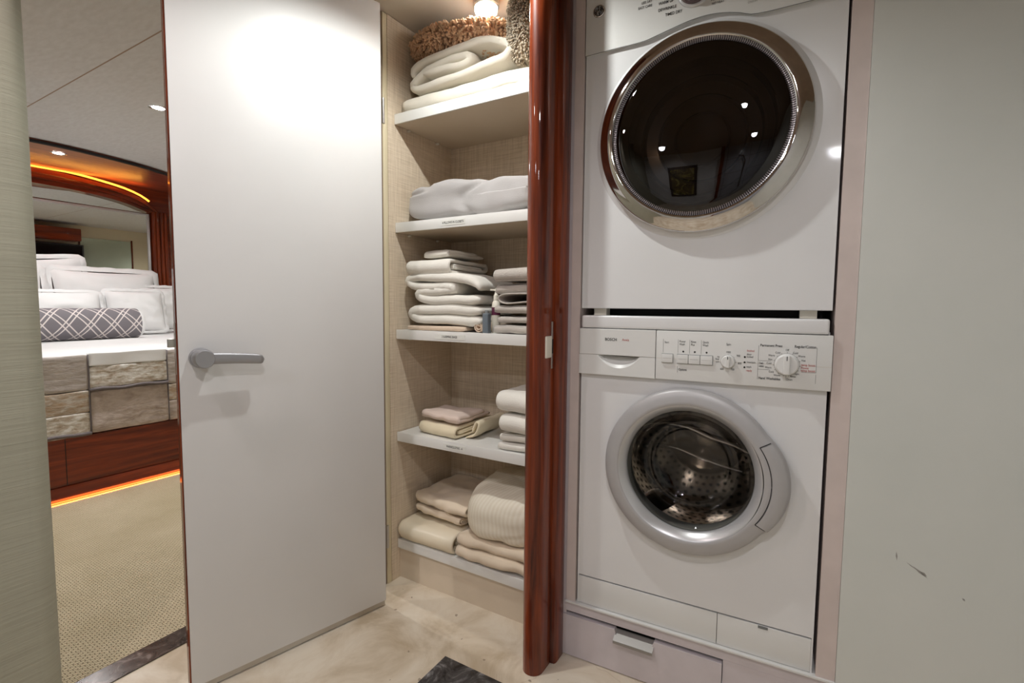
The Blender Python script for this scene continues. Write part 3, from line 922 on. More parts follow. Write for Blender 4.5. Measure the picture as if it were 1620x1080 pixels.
# gasket
bm = bmesh.new()
lathe(bm, [(.1757, -.002), (.172, -.006), (.166, -.004), (.160, -.012), (.165, -.028), (.158, -.040), (.164, -.055), (.172, -.060)], wc, 96)
link('door_gasket', bm, M['rubber'], wm, smooth=True, angle=60)
# drum
bm = bmesh.new()
lathe(bm, [(.168, -.062), (.172, -.066), (.205, -.070), (.232, -.082)], wc, 96)
link('drum_lip', bm, M['chrome'], wm, smooth=True)
bm = bmesh.new()
lathe(bm, [(.232, -.082), (.234, -.15), (.234, -.218), (.234, -.286), (.232, -.354)], wc, 96)
drum = link('drum', bm, M['drum'], wm, smooth=True)
bm = bmesh.new()
lathe(bm, [(.118, -.356), (.112, -.346), (.09, -.344), (.06, -.338), (.03, -.330), (.0, -.328)], wc, 96)
bmesh.ops.remove_doubles(bm, verts=bm.verts, dist=1e-5)
link('drum_back', bm, M['drumsteel'], drum, smooth=True)
bm = bmesh.new()
lathe(bm, [(.232, -.354), (.204, -.360), (.176, -.360), (.148, -.358), (.118, -.356)], wc, 96)
link('perforated_back', bm, M['drum2'], drum, smooth=True)
for (pp_, rr_) in (([(-.20, .020), (-.13, .040), (-.05, .036), (.02, .012), (.09, -.004), (.15, -.03), (.20, -.05)], .011), ([(-.19, -.045), (-.10, -.035), (-.02, -.055), (.06, -.075), (.13, -.085)], .008)):
    bm = bmesh.new(); tube(bm, [(wc[0] + p.x, .325, wc[1] + p.y) for p in catmull([(a, b__, 0) for a, b__ in pp_], .02)], rr_, 12)
    link('pressed_rib', bm, M['chrome'], drum, smooth=True)
for k in range(3):
    a = math.radians(-12 + 120 * k)
    bm = bmesh.new(); rows = []
    for j in range(15):
        t = j / 14; dep = -.10 - .24 * t; tw = a + .25 * t
        row = []
        for (da, rr) in ((-.17, .2335), (-.08, .205), (-.03, .185), (.03, .185), (.08, .205), (.17, .2335)):
            e_ = 1 if .05 < t < .95 else .0
            r__ = .2335 - (.2335 - rr) * (math.sin(PI * min(1, max(0, t))) ** .4 if 0 < t < 1 else 0)
            row.append(bm.verts.new((wc[0] + r__ * math.cos(tw + da), -dep, wc[1] + r__ * math.sin(tw + da))))
        rows.append(row)
    for A_, B_ in zip(rows, rows[1:]):
        for i in range(5): bm.faces.new((A_[i], A_[i + 1], B_[i + 1], B_[i]))
    link('drum_paddle', bm, M['drumsteel'], drum, smooth=True)

# ------------------------------------------------------------------ dryer
DZ = 1.0355
dm = empty('tumble_dryer', mloc(0, 0, DZ), MAe, 'white tumble dryer with dark glass porthole and chrome ring, stacked on top', 'dryer')
def dz(z): return z - DZ
dc = (.298, dz(1.4745))
DH = .850
bm = bmesh.new()
plate_hole(bm, .0, W, dz(1.037), dz(1.885), dc, .225, 0.)
bx(bm, .0, .004, .0005, .58, 0, DH); bx(bm, W - .004, W, .0005, .58, 0, DH)
bx(bm, .004, W - .004, .57, .58, 0, DH); bx(bm, .004, W - .004, .0005, .57, DH - .004, DH); bx(bm, .004, W - .004, .0005, .57, 0, .004)
link('body', bm, M['enamel'], dm)
# upper fascia, with the arched lower outline
curve = [(.0, 1.7185), (.081, 1.7205), (.125, 1.7205), (.160, 1.722), (.181, 1.726), (.227, 1.736), (.267, 1.744), (.306, 1.747), (.345, 1.743), (.383, 1.733), (.405, 1.724), (.437, 1.721), (.489, 1.721), (W, 1.722)]
cs = [(p.x, dz(p.y)) for p in catmull([(a, b__, 0) for a, b__ in curve], .012)]
bm = bmesh.new(); prism(bm, cs + [(W, DH - .001), (0, DH - .001)], 'y', -.0075, -.0005)
fa = link('fascia', bm, M['enamel2'], dm)
bm = bmesh.new(); tube(bm, [(x, -.0075, z - .0006) for x, z in cs], .0008, 6); link('fascia_gap', bm, M['rubber'], dm)
# swollen front around the door
bm = bmesh.new()
lathe(bm, [(.262, .0004), (.256, .004), (.249, .009), (.243, .013), (.232, .015), (.226, .010)], dc, 120)
link('door_surround', bm, M['enamel'], dm, smooth=True)
dd2 = empty('porthole_door', (0, 0, 0)); dd2.parent = dm
bm = bmesh.new()
lathe(bm, [(.236, .006), (.2475, .010), (.2480, .018), (.246, .0235), (.2435, .0255), (.2405, .0262), (.228, .0345), (.216, .039), (.212, .0395), (.2095, .037)], dc, 144)
link('chrome_ring', bm, M['chrome'], dd2, smooth=True, angle=60)
bm = bmesh.new()
lathe(bm, [(.2093, .0365), (.2055, .033), (.2015, .0325), (.1990, .0345)], dc, 144)
link('ribbed_ring', bm, M['ribs'], dd2, smooth=True, angle=60)
bm = bmesh.new()
lathe(bm, [(.2015, .0315), (.1965, .0365), (.18, .0400), (.15, .0445), (.11, .0485), (.06, .051), (0, .052)], dc, 96)
bmesh.ops.remove_doubles(bm, verts=bm.verts, dist=1e-5)
link('smoked_glass', bm, M['glassdark'], dd2, smooth=True)
bm = bmesh.new()
lathe(bm, [(.2005, .0300), (.190, .018), (.176, .004), (.173, .009), (.168, -.02), (.150, -.035), (.146, -.030), (.140, -.050), (.112, -.056), (.108, -.051), (.104, -.057), (.07, -.060), (.066, -.056), (.062, -.060), (0, -.060)], dc, 96)
bmesh.ops.remove_doubles(bm, verts=bm.verts, dist=1e-5)
link('inner_dish', bm, plain('dark_brown_plastic', (.11, .07, .048), .18, coat=.5), dd2, smooth=True, angle=40)
# dial
dk = empty('dial', (.279, -.0078, dz(1.815))); dk.parent = dm
bm = bmesh.new(); lathe(bm, [(0, .004), (.0375, .004), (.0415, .0025), (.043, 0)], (0, 0), 64); link('dial_bezel', bm, M['silver_light'], dk, smooth=True, angle=40)
bm = bmesh.new(); lathe(bm, [(0, .022), (.030, .022), (.034, .018), (.0365, .0042)], (0, 0), 64); link('dial_knob', bm, M['maroon'], dk, smooth=True, angle=40)
T = [('TIMED DRY', .250, dz(1.7685), .0072, 'RIGHT', True), ('DEWRINKLE', .236, dz(1.7835), .0072, 'RIGHT', True), ('WARM UP', .2285, dz(1.7995), .0072, 'RIGHT', True),
     ('EASY CARE', .176, dz(1.802), .0064, 'RIGHT', True), ('LESS DRY', .176, dz(1.813), .0060, 'RIGHT', True), ('AIR FLUFF', .3165, dz(1.776), .0068, 'LEFT', True), ('NO HEAT', .3185, dz(1.7665), .0058, 'LEFT'),
     ('COTTONS', .315, dz(1.86), .0072, 'LEFT', True)]
texts('lettering', T, -.0081, M['ink'], fa)
T = [('SIGNAL', .417, dz(1.756), .0052, 'RIGHT'), ('ON/OFF', .4185, dz(1.7485), .0052, 'RIGHT'), ('START', .463, dz(1.753), .0058, 'RIGHT'), ('PAUSE', .463, dz(1.7455), .0052, 'RIGHT')]
texts('faint_lettering', T, -.0081, M['fade'], fa)
bd = empty('round_badge', (.036, -.0077, dz(1.826))); bd.parent = dm
bm = bmesh.new(); lathe(bm, [(.0135, .003), (.0148, .0034), (.0160, .002), (.0162, 0)], (0, 0), 48); link('badge_rim', bm, M['chrome'], bd, smooth=True)
bm = bmesh.new(); lathe(bm, [(0, .0028), (.0136, .0028)], (0, 0), 48); bmesh.ops.remove_doubles(bm, verts=bm.verts, dist=1e-6); link('badge_face', bm, M['black'], bd)
# monogram: script letters made of strokes, with swirls round the edge
bm = bmesh.new()
def stroke(pts_, r=.0007):
    tube(bm, [(p.x, -.0032, p.y) for p in catmull([(a, b__, 0) for a, b__ in pts_], .0006)], r, 6)
s_ = .001
stroke([(-1 * s_, 5 * s_), (-4 * s_, 6.5 * s_), (-6 * s_, 3 * s_), (-5.5 * s_, -2 * s_), (-3 * s_, -4 * s_), (-1 * s_, -1 * s_), (-3 * s_, 0)])
stroke([(-1 * s_, -1 * s_), (-2 * s_, -6 * s_), (-5 * s_, -6 * s_)])
stroke([(5.5 * s_, 4 * s_), (3.5 * s_, 6.2 * s_), (1.2 * s_, 4 * s_), (3 * s_, 1 * s_), (1 * s_, -2 * s_), (3 * s_, -5 * s_), (6 * s_, -3 * s_)])
for k in range(4):
    a = math.radians(20 + 90 * k)
    stroke([(10.8 * s_ * math.cos(a + t), 10.8 * s_ * math.sin(a + t)) for t in (0, .35, .7, 1.05)] + [(9 * s_ * math.cos(a + 1.15), 9 * s_ * math.sin(a + 1.15)), (8.6 * s_ * math.cos(a + .9), 8.6 * s_ * math.sin(a + .9))], .0006)
link('monogram', bm, M['chrome'], bd)
for u in (.03, .535):
    box('foot', u, u + .035, .02, .055, -.019, -.0005, M['pump'], dm)
box('stacking_tray', .02, W - .02, .08, .5, -.018, -.0006, M['dark'], dm)

# ------------------------------------------------------------------ closet contents
FY = 1.352
z3, z4, z5 = shelf_tops[2], shelf_tops[3], shelf_tops[4]
z1, z2 = shelf_tops[0], shelf_tops[1]
# --- top shelf
towel('folded_blanket', -1.287, -.73, 1.345, 1.60, z1, 1, .036, M['terry'], 'flat folded cream blanket lying directly on the top shelf under the thicker one', 'blanket', axis='x', amp=.006, seed=3)
o = ribbon('folded_blanket', [(-.15, .052), (-.05, .050), (.02, .048), (.045, .058), (.03, .070), (-.04, .072), (-.13, .062), (-.16, .052), (-.205, .030), (-.19, .014), (-.12, .013), (.0, .018), (.12, .030), (.19, .040), (.20, .062), (.14, .088), (.05, .096), (-.06, .094), (-.15, .088), (-.20, .070), (-.20, .05)], -.11, .13, .026, M['terry'], None, 'y', .005, seed=12)
o.location = (-1.035, 1.47, z1 + .066); o.scale = (1, 1, 1.15)
tag(o, 'thick rolled-over cream blanket beneath the brown shaggy bath mat on the top shelf', 'blanket')
def shaggy(name, c, h, mat, n, tl, tr, label, cat, p=2.6, seed=1, yaw=0, shape=None, tilt=0.):
    bm = bmesh.new(); vs = blob(bm, (0, 0, 0), h, p=p, res=20, amp=.008, freq=8, seed=seed, shape=shape)
    bm.normal_update(); fs = list(bm.faces); R_ = random.Random(seed)
    areas = [f_.calc_area() for f_ in fs]
    picks = R_.choices(fs, weights=areas, k=n)
    data = []
    for f_ in picks:
        ws = [R_.random() for _ in f_.verts]; s = sum(ws)
        data.append((sum((v.co * w_ / s for v, w_ in zip(f_.verts, ws)), Vector()), sum((v.normal * w_ for v, w_ in zip(f_.verts, ws)), Vector()).normalized()))
    for p0, nr in data:
        d_ = (nr + Vector((R_.uniform(-.28, .28), R_.uniform(-.28, .28), R_.uniform(-.4, .15)))).normalized()
        d2_ = (d_ + Vector((0, 0, -.5))).normalized()
        l_ = tl * R_.uniform(.7, 1.15); rr = tr * R_.uniform(.8, 1.15)
        q = [p0 - nr * .002, p0 + d_ * l_ * .5, p0 + d_ * l_ * .5 + d2_ * l_ * .42, p0 + d_ * l_ * .5 + d2_ * l_ * .5]
        tube(bm, q, [rr * .8, rr, rr * .95, rr * .45], 6)
    zmin = min(v.co.z for v in bm.verts)
    for v in bm.verts: v.co.z -= zmin
    o = link(name, bm, mat, smooth=True); o.location = c; o.rotation_euler = (0, tilt, yaw)
    return tag(o, label, cat)
def rugshape(co):
    co = co.copy(); co.z += .012 * math.sin((co.x + .16) * 7) - .16 * co.x ; return co
shaggy('shaggy_bath_mat', (-1.062, 1.465, z1 + .147), (.222, .100, .040), M['rugb'], 3400, .021, .0043, 'rolled brown chenille bath mat with finger-like tufts on the top shelf', 'bath mat', seed=5, shape=rugshape)
shaggy('shaggy_bath_mat', (-.805, 1.425, z1 + .078), (.045, .075, .105), M['rugg'], 2600, .014, .0024, 'taupe shaggy bath mat standing beside the mahogany post on the top shelf', 'bath mat', seed=8)
# --- second shelf
def rollshape(co):
    co = co.copy()
    t = (co.x + .275) / .55
    co.z += .006 * math.sin(t * 5.5 + .5) * (1 if co.z > 0 else 0)
    co.y += .02 * math.sin(t * 4)
    return co
o = soft('rolled_blanket', (-1.005, 1.438, z2), (.283, .080, .064), M['greyf'], 'pale grey fleece blanket rolled up and filling the second shelf', 'blanket', p=4.5, res=36, amp=.016, freq=6, seed=21, crease=.009, shape=rollshape)
# --- third shelf: cream towels
towel('folded_towel', -1.262, -1.00, 1.352, 1.60, z3, 1, .011, M['terryt'], 'thin tan cloth spread flat at the bottom of the cream towel stack', 'towel', amp=.002, seed=30)
o = ribbon('rolled_washcloth', [(.004 * math.cos(a) * (1 + a * .28), .013 + .004 * math.sin(a) * (1 + a * .28)) for a in [k * .5 for k in range(0, 26)]], -.10, .10, .0050, M['terryt'], None, 'y', .0012, seed=31, seg=12)
o.location = (-.945, 1.457, z3 + .001); o.rotation_euler = (0, 0, 0)
tag(o, 'small tan washcloth rolled into a spiral beside the cream towel stack', 'washcloth')
g3 = None
o = ribbon('folded_towel', [(.15, .017), (-.02, .016), (-.11, .017), (-.148, .024), (-.160, .034), (-.145, .046), (-.10, .052), (.0, .051), (.08, .052), (.15, .048)], -.13, .13, .0385, M['terryw'], None, 'y', .007, seed=41)
o.location = (-1.085, 1.485, z3 + .016); tag(o, 'thick cream bath towel, lower of the two bulky ones on the third shelf', 'towel')
o = ribbon('folded_towel', [(.15, .016), (.02, .016), (-.08, .017), (-.118, .022), (-.128, .033), (-.11, .044), (-.05, .047), (.02, .050), (.035, .056), (.0, .062), (-.08, .060), (-.135, .060), (-.165, .070), (-.165, .088), (-.13, .096), (-.03, .094), (.05, .088), (.12, .074), (.15, .050)], -.13, .13, .0345, M['terryw'], None, 'y', .007, seed=52)
o.location = (-1.09, 1.485, z3 + .089); tag(o, 'bulky cream bath towel, topmost of the two thick ones on the third shelf', 'towel')
towel('folded_towel', -1.262, -1.075, 1.36, 1.62, z3 + .196, 3, .0155, M['terryw'], 'neatly folded cream hand towel with a woven band on the bulky towels', 'towel', amp=.003, seed=60, yaw=.04)
towel('folded_towel', -1.205, -1.085, 1.375, 1.60, z3 + .258, 1, .0165, M['terryw'], 'small cream washcloth on the very top of the cream towel stack', 'towel', amp=.004, seed=66, yaw=-.05)
# grey towels
gy = 'grey-beige towel stack beside the mahogany post'
towel('folded_towel', -.886, -.722, 1.352, 1.60, z3, 1, .017, M['terryg'], 'grey-beige towel at the bottom of the stack beside the mahogany post', 'towel', 'grey-beige towels on the third shelf', seed=70, amp=.003)
towel('folded_towel', -.870, -.722, 1.354, 1.60, z3 + .035, 1, .0135, M['terryg'], 'thin grey-beige towel just above the bottom one by the mahogany post', 'towel', 'grey-beige towels on the third shelf', seed=73, amp=.003)
towel('folded_towel', -.882, -.722, 1.350, 1.60, z3 + .063, 1, .0180, M['terryg'], 'grey-beige towel with plump rounded end, middle of the stack by the post', 'towel', 'grey-beige towels on the third shelf', seed=76, amp=.005)
o = ribbon('folded_towel', [(.09, .006), (.03, .004), (-.03, .000), (-.055, .006), (-.062, .018), (-.05, .028), (-.02, .031), (.04, .031), (.10, .032)], -.12, .12, .0065, M['terryg'], None, 'y', .0015, seed=79)
o.location = (-.80, 1.472, z3 + .096); tag(o, 'grey-beige towel folded in an open loop, second from the top by the post', 'towel', 'grey-beige towels on the third shelf')
towel('folded_towel', -.880, -.722, 1.356, 1.60, z3 + .126, 1, .0215, M['terryg'], 'fluffy grey-beige towel resting on the open loop towel by the post', 'towel', 'grey-beige towels on the third shelf', seed=81, amp=.005)
towel('folded_towel', -.878, -.722, 1.352, 1.60, z3 + .167, 3, .0120, M['terryg'], 'grey-beige towel with a ribbed border, topmost of the stack by the post', 'towel', 'grey-beige towels on the third shelf', seed=84, amp=.003)
# bottles
bo = empty('pump_bottle', (-.903, 1.402, z3), 0, 'small bottle with cream pump head and plum label between the towel stacks', 'bottle')
bm = bmesh.new(); zlathe(bm, [(.013, 0), (.0145, .003), (.0145, .090), (.012, .104), (.007, .110)], (0, 0, 0), 28); link('bottle_body', bm, M['pump'], bo, smooth=True, angle=40)
bm = bmesh.new(); zlathe(bm, [(.0149, .060), (.0149, .086)], (0, 0, 0), 28, cap=False); link('bottle_label', bm, M['label'], bo, smooth=True)
bm = bmesh.new(); zlathe(bm, [(.009, .1102), (.009, .126), (.005, .130), (.0038, .140), (.007, .141), (.007, .147), (.003, .149)], (0, 0, 0), 24)
bx(bm, -.022, .0, -.0035, .0035, .142, .1472, .001); link('pump_head', bm, M['pump'], bo, smooth=True, angle=40)
bo = empty('lotion_bottle', (-.911, 1.358, z3), 0, 'slate-grey square bottle between the cream and grey towel stacks', 'bottle')
bm = bmesh.new(); bx(bm, -.011, .011, -.011, .011, 0, .066, .004, 3); link('bottle_body', bm, M['bottle'], bo, smooth=True, angle=40)
bm = bmesh.new(); zlathe(bm, [(.007, .0662), (.007, .074), (.006, .076)], (0, 0, 0), 20); link('bottle_cap', bm, M['rubber'], bo, smooth=True, angle=40)
# --- fourth shelf
towel('washcloth', -1.212, -1.030, 1.372, 1.60, z4, 3, .0125, M['terrycream'], 'folded warm cream washcloth, lower of the two at the left of the fourth shelf', 'washcloth', seed=90, amp=.005, yaw=-.10)
towel('washcloth', -1.212, -1.030, 1.366, 1.56, z4 + .053, 1, .0200, M['terrypink'], 'rosy beige washcloth crumpled on top of the warm cream one', 'washcloth', seed=95, amp=.010, yaw=-.08)
o = ribbon('washcloth', [(-.03, .006), (.0, .012), (.02, .035), (.028, .060), (.018, .066), (.006, .045), (.0, .03)], -.09, .09, .009, M['terrycream'], None, 'y', .006, seed=97)
o.location = (-1.002, 1.49, z4 + .001); tag(o, 'cream washcloth bunched up beside the two folded ones', 'washcloth')
towel('folded_towel', -.862, -.722, 1.345, 1.60, z4, 1, .014, M['terryw'], 'white towel at the bottom of the stack on the fourth shelf by the post', 'towel', 'white towels on the fourth shelf', seed=100, amp=.004)
towel('folded_towel', -.856, -.722, 1.352, 1.60, z4 + .029, 1, .015, M['terryw'], 'thin white towel, second from the bottom on the fourth shelf by the post', 'towel', 'white towels on the fourth shelf', seed=103, amp=.004)
towel('folded_towel', -.848, -.722, 1.350, 1.60, z4 + .060, 3, .0165, M['terryw'], 'plump white towel under the topmost one on the fourth shelf by the post', 'towel', 'white towels on the fourth shelf', seed=106, amp=.005)
towel('folded_towel', -.862, -.722, 1.348, 1.60, z4 + .127, 3, .0175, M['terryw'], 'plump white towel, topmost on the fourth shelf by the post', 'towel', 'white towels on the fourth shelf', seed=109, amp=.006)
# --- lowest shelf
towel('folded_sheet', -1.293, -1.035, 1.340, 1.655, z5, 3, .0200, M['satin'], 'cream satin sheet folded flat at the left of the lowest shelf', 'sheet', seed=120, amp=.003)
towel('folded_sheet', -1.02, -.722, 1.342, 1.655, z5, 5, .0062, M['sheet'], 'thin beige cotton sheet at the very bottom right of the lowest shelf', 'sheet', seed=124, amp=.010, yaw=.0)
towel('folded_sheet', -1.025, -.722, 1.350, 1.655, z5 + .038, 3, .0100, M['sheet'], 'beige cotton sheet tucked directly under the striped duvet', 'sheet', seed=127, amp=.011)
towel('folded_sheet', -1.255, -1.03, 1.40, 1.655, z5 + .081, 5, .0055, M['sheet'], 'thin beige sheet in crumpled layers lying on the cream satin sheet', 'sheet', seed=131, amp=.012, yaw=-.12)
towel('folded_sheet', -1.262, -1.00, 1.395, 1.655, z5 + .118, 3, .0105, M['sheet'], 'thicker beige sheet, topmost of the sheets at the left of the lowest shelf', 'sheet', seed=135, amp=.014, yaw=-.10)
def duv(co):
    co = co.copy(); co.z += .35 * co.y * .5; return co
o = soft('striped_duvet', (-.868, 1.49, z5 + .070), (.150, .150, .092), M['stripe'], 'puffy cream striped duvet bundled at the right of the lowest shelf', 'duvet', p=3.2, res=34, amp=.014, freq=6, seed=140, crease=.004, shape=duv)

# puck lamp in the closet ceiling
pk = empty('puck_light', (-.942, 1.392, CZ), 0, 'round brass puck light shining on the closet ceiling above the top shelf', 'lamp')
bm = bmesh.new(); zlathe(bm, [(.040, -.001), (.043, -.006), (.043, -.040), (.037, -.044), (.037, -.040)], (0, 0, 0), 36, cap=False); link('housing', bm, M['steel'], pk, smooth=True, angle=40)
bm = bmesh.new(); zlathe(bm, [(.0365, -.039), (.036, -.056), (.026, -.062)], (0, 0, 0), 36); link('lens', bm, M['lampw'], pk, smooth=True, angle=40)

# ------------------------------------------------------------------ ceiling downlights
def downlight(x, y, z, label, power, col=(1, .96, .9), spot=150, size=.035, grp=None, blend=.6, glow=None):
    e = empty('ceiling_downlight', (x, y, z), 0, label, 'ceiling light', grp)
    bm = bmesh.new(); zlathe(bm, [(.045, -.0005), (.045, -.004), (.036, -.006), (.031, -.002)], (0, 0, 0), 36, cap=False); link('trim_ring', bm, M['chrome'], e, smooth=True, angle=40)
    bm = bmesh.new(); zlathe(bm, [(.030, -.002), (.024, -.0045)], (0, 0, 0), 30); link('lens', bm, glow or M['lampw'], e, smooth=True)
    if power:
        L = bpy.data.lights.new('downlight_lamp', 'SPOT'); L.energy = power; L.color = col; L.spot_size = math.radians(spot); L.spot_blend = blend; L.shadow_soft_size = size
        lo = bpy.data.objects.new('lamp', L); COL.objects.link(lo); lo.parent = e; lo.location = (0, 0, -.012)
    return e
GB = 'downlights in the bedroom ceiling'
downlight(-.83, .94, CZ, 'downlight in the lobby ceiling in front of the closet', 28, (.98, 1, .97), 155, .016, blend=.5)
downlight(-1.25, .05, CZ, 'downlight in the lobby ceiling near the fabric wall end', 15, (1, .86, .87), 165, .022)
downlight(.02, -.03, CZ, 'downlight in the lobby ceiling over the camera side', 25, (1, .97, .98), 165, .022)
downlight(-.95, -1.1, CZ, 'unseen fill downlight added in the lobby ceiling in front of the picture', 24, (.91, .93, 1), 170, .05)  # added fill lamp behind the camera, cool tint, no known fixture
downlight(.35, -1.1, CZ, 'unseen fill downlight added in the lobby ceiling near the shower rail', 24, (.91, .93, 1), 170, .05)  # second fill lamp added out of view to brighten the lobby
downlight(-3.08, 1.377, BZ, 'bedroom ceiling downlight seen beside the edge of the white door', 70, (1, .98, .96), 165, .04)
downlight(-3.08, 3.2, BZ, 'bedroom ceiling downlight on the far side of the room', 70, (1, .98, .96), 165, .04)
downlight(-3.0, -.3, BZ, 'bedroom ceiling downlight hidden behind the fabric wall end', 70, (1, .98, .96), 165, .04)
downlight(-4.50, 1.380, BZ - .03, 'downlight in the mahogany soffit above the pillows', 30, (1, .98, .97), 160, .04)
# closet puck
L = bpy.data.lights.new('puck_lamp', 'POINT'); L.energy = 9.0; L.color = (1, .97, .86); L.shadow_soft_size = .02
lo = bpy.data.objects.new('lamp', L); COL.objects.link(lo); lo.parent = pk; lo.location = (0, 0, -.090)

# ------------------------------------------------------------------ bedroom
bed = empty('bed', (-3.25, 1.45, 0), 0, 'double bed with mahogany base seen through the doorway', 'bed')
BY0, BY1 = -.80, .80
bm = bmesh.new(); bx(bm, -1.93, -.03, BY0, BY1, .085, .33); link('bed_base', bm, M['mahogh'], bed)
box('toe_board', -1.93, -.018, BY0, BY1, .010, .084, M['mahogh'], bed, bev=.004)
box('base_seam', -.0299, -.029, -.485, -.482, .085, .33, M['dark'], bed)
box('glow_strip', -1.0, -.030, BY0 + .02, BY1 - .02, .002, .0095, M['orange'], bed)
bm = bmesh.new(); bx(bm, -1.93, -.03, BY0 + .01, BY1 - .01, .331, .70, .05, 3); link('mattress', bm, M['white'], bed, smooth=True, angle=50)
q = empty('quilt', (-3.25, 1.45, 0), 0, 'grey, white and taupe patchwork quilt hanging over the foot of the bed', 'quilt')
def sheetbox(name, x0, x1, y0, y1, z0, z1, mat, parent, amp=.008, fr=6, seed=0, bev=.02, cuts=14, pw=10):
    bm = bmesh.new(); r_ = bmesh.ops.create_cube(bm, size=1.)
    bmesh.ops.subdivide_edges(bm, edges=list(bm.edges), cuts=cuts, use_grid_fill=True)
    for v in bm.verts:
        c = v.co * 2; l = (abs(c.x) ** pw + abs(c.y) ** pw + abs(c.z) ** pw) ** (1 / pw)
        c = c / l
        co = Vector(((x0 + x1) / 2 + c.x * (x1 - x0) / 2, (y0 + y1) / 2 + c.y * (y1 - y0) / 2, (z0 + z1) / 2 + c.z * (z1 - z0) / 2))
        co += Vector((nz(co, fr, seed), nz(co, fr, seed + 20), nz(co, fr * .7, seed + 40))) * amp
        v.co = co
    return link(name, bm, mat, parent, smooth=True)
sheetbox('coverlet', -1.80, .002, BY0 - .01, BY1 + .01, .70, .775, M['white'], q, .012, 4, 3, cuts=30)
# patches on the foot face
cols = [(-.83, -.61), (-.608, -.385), (-.383, -.012), (-.010, .36), (.362, .82)]
rows_ = {0: [(.34, .47, 'pw'), (.473, .77, 'pg')], 1: [(.34, .46, 'pw'), (.463, .575, 'pb'), (.578, .765, 'pg')], 2: [(.345, .567, 'pt'), (.585, .70, 'pw'), (.703, .772, 'pg2')], 3: [(.345, .46, 'pt'), (.463, .56, 'pb'), (.563, .765, 'pg')], 4: [(.345, .56, 'pt'), (.58, .77, 'pg')]}
M['pg2'] = M['white']
for ci, (y0, y1) in enumerate(cols):
    for (z0_, z1_, mm) in rows_[ci]:
        sheetbox('patch', -.028, .011, y0, y1, z0_, z1_, M[mm], q, .004, 9, ci * 7 + z0_ * 10, cuts=14, pw=30)
for (y0, y1, z) in ((-.383, -.012, .5755), (.362, .82, .570), (-.83, -.385, .350)):
    bm = bmesh.new(); tube(bm, [(.012 + .004 * nz((0, y0 + (y1 - y0) * k / 12, z), 8), y0 + (y1 - y0) * k / 12, z + .004 * math.sin(k)) for k in range(13)], .010, 8)
    link('piping', bm, M['pipe'], q, smooth=True)
for y in (-.384, -.011, .361):
    bm = bmesh.new(); tube(bm, [(.010, y, .345 + .42 * k / 10) for k in range(11)], .004, 6); link('piping', bm, M['pipe'], q, smooth=True)
# bolster
bm = bmesh.new(); uvl = bm.loops.layers.uv.verify()
n_, Lb, rb_ = 40, .80, .112
prof = [(-.40, .0), (-.398, .06), (-.385, .095), (-.36, .110)] + [(-.36 + .72 * k / 12, .112) for k in range(1, 12)] + [(.36, .110), (.385, .095), (.398, .06), (.40, .0)]
rw = [[bm.verts.new((r_ * math.cos(2 * PI * i / n_), y, rb_ + r_ * math.sin(2 * PI * i / n_))) for i in range(n_)] for y, r_ in prof]
fw = []
for k in range(len(prof) - 1):
    for i in range(n_):
        f_ = bm.faces.new((rw[k][i], rw[k][(i + 1) % n_], rw[k + 1][(i + 1) % n_], rw[k + 1][i]))
        for lp, (kk, ii) in zip(f_.loops, ((k, i), (k, i + 1), (k + 1, i + 1), (k + 1, i))):
            lp[uvl].uv = (prof[kk][0] / .135, ii / n_ * 4)
        f_.material_index = 0 if 2 < k < len(prof) - 4 else 1
o = link('bolster_pillow', bm, [M['bolster'], M['white']], smooth=True); o.location = (-4.36, 1.375, .775)
tag(o, 'charcoal bolster pillow with pale criss-cross diamond lines on the bed', 'pillow')
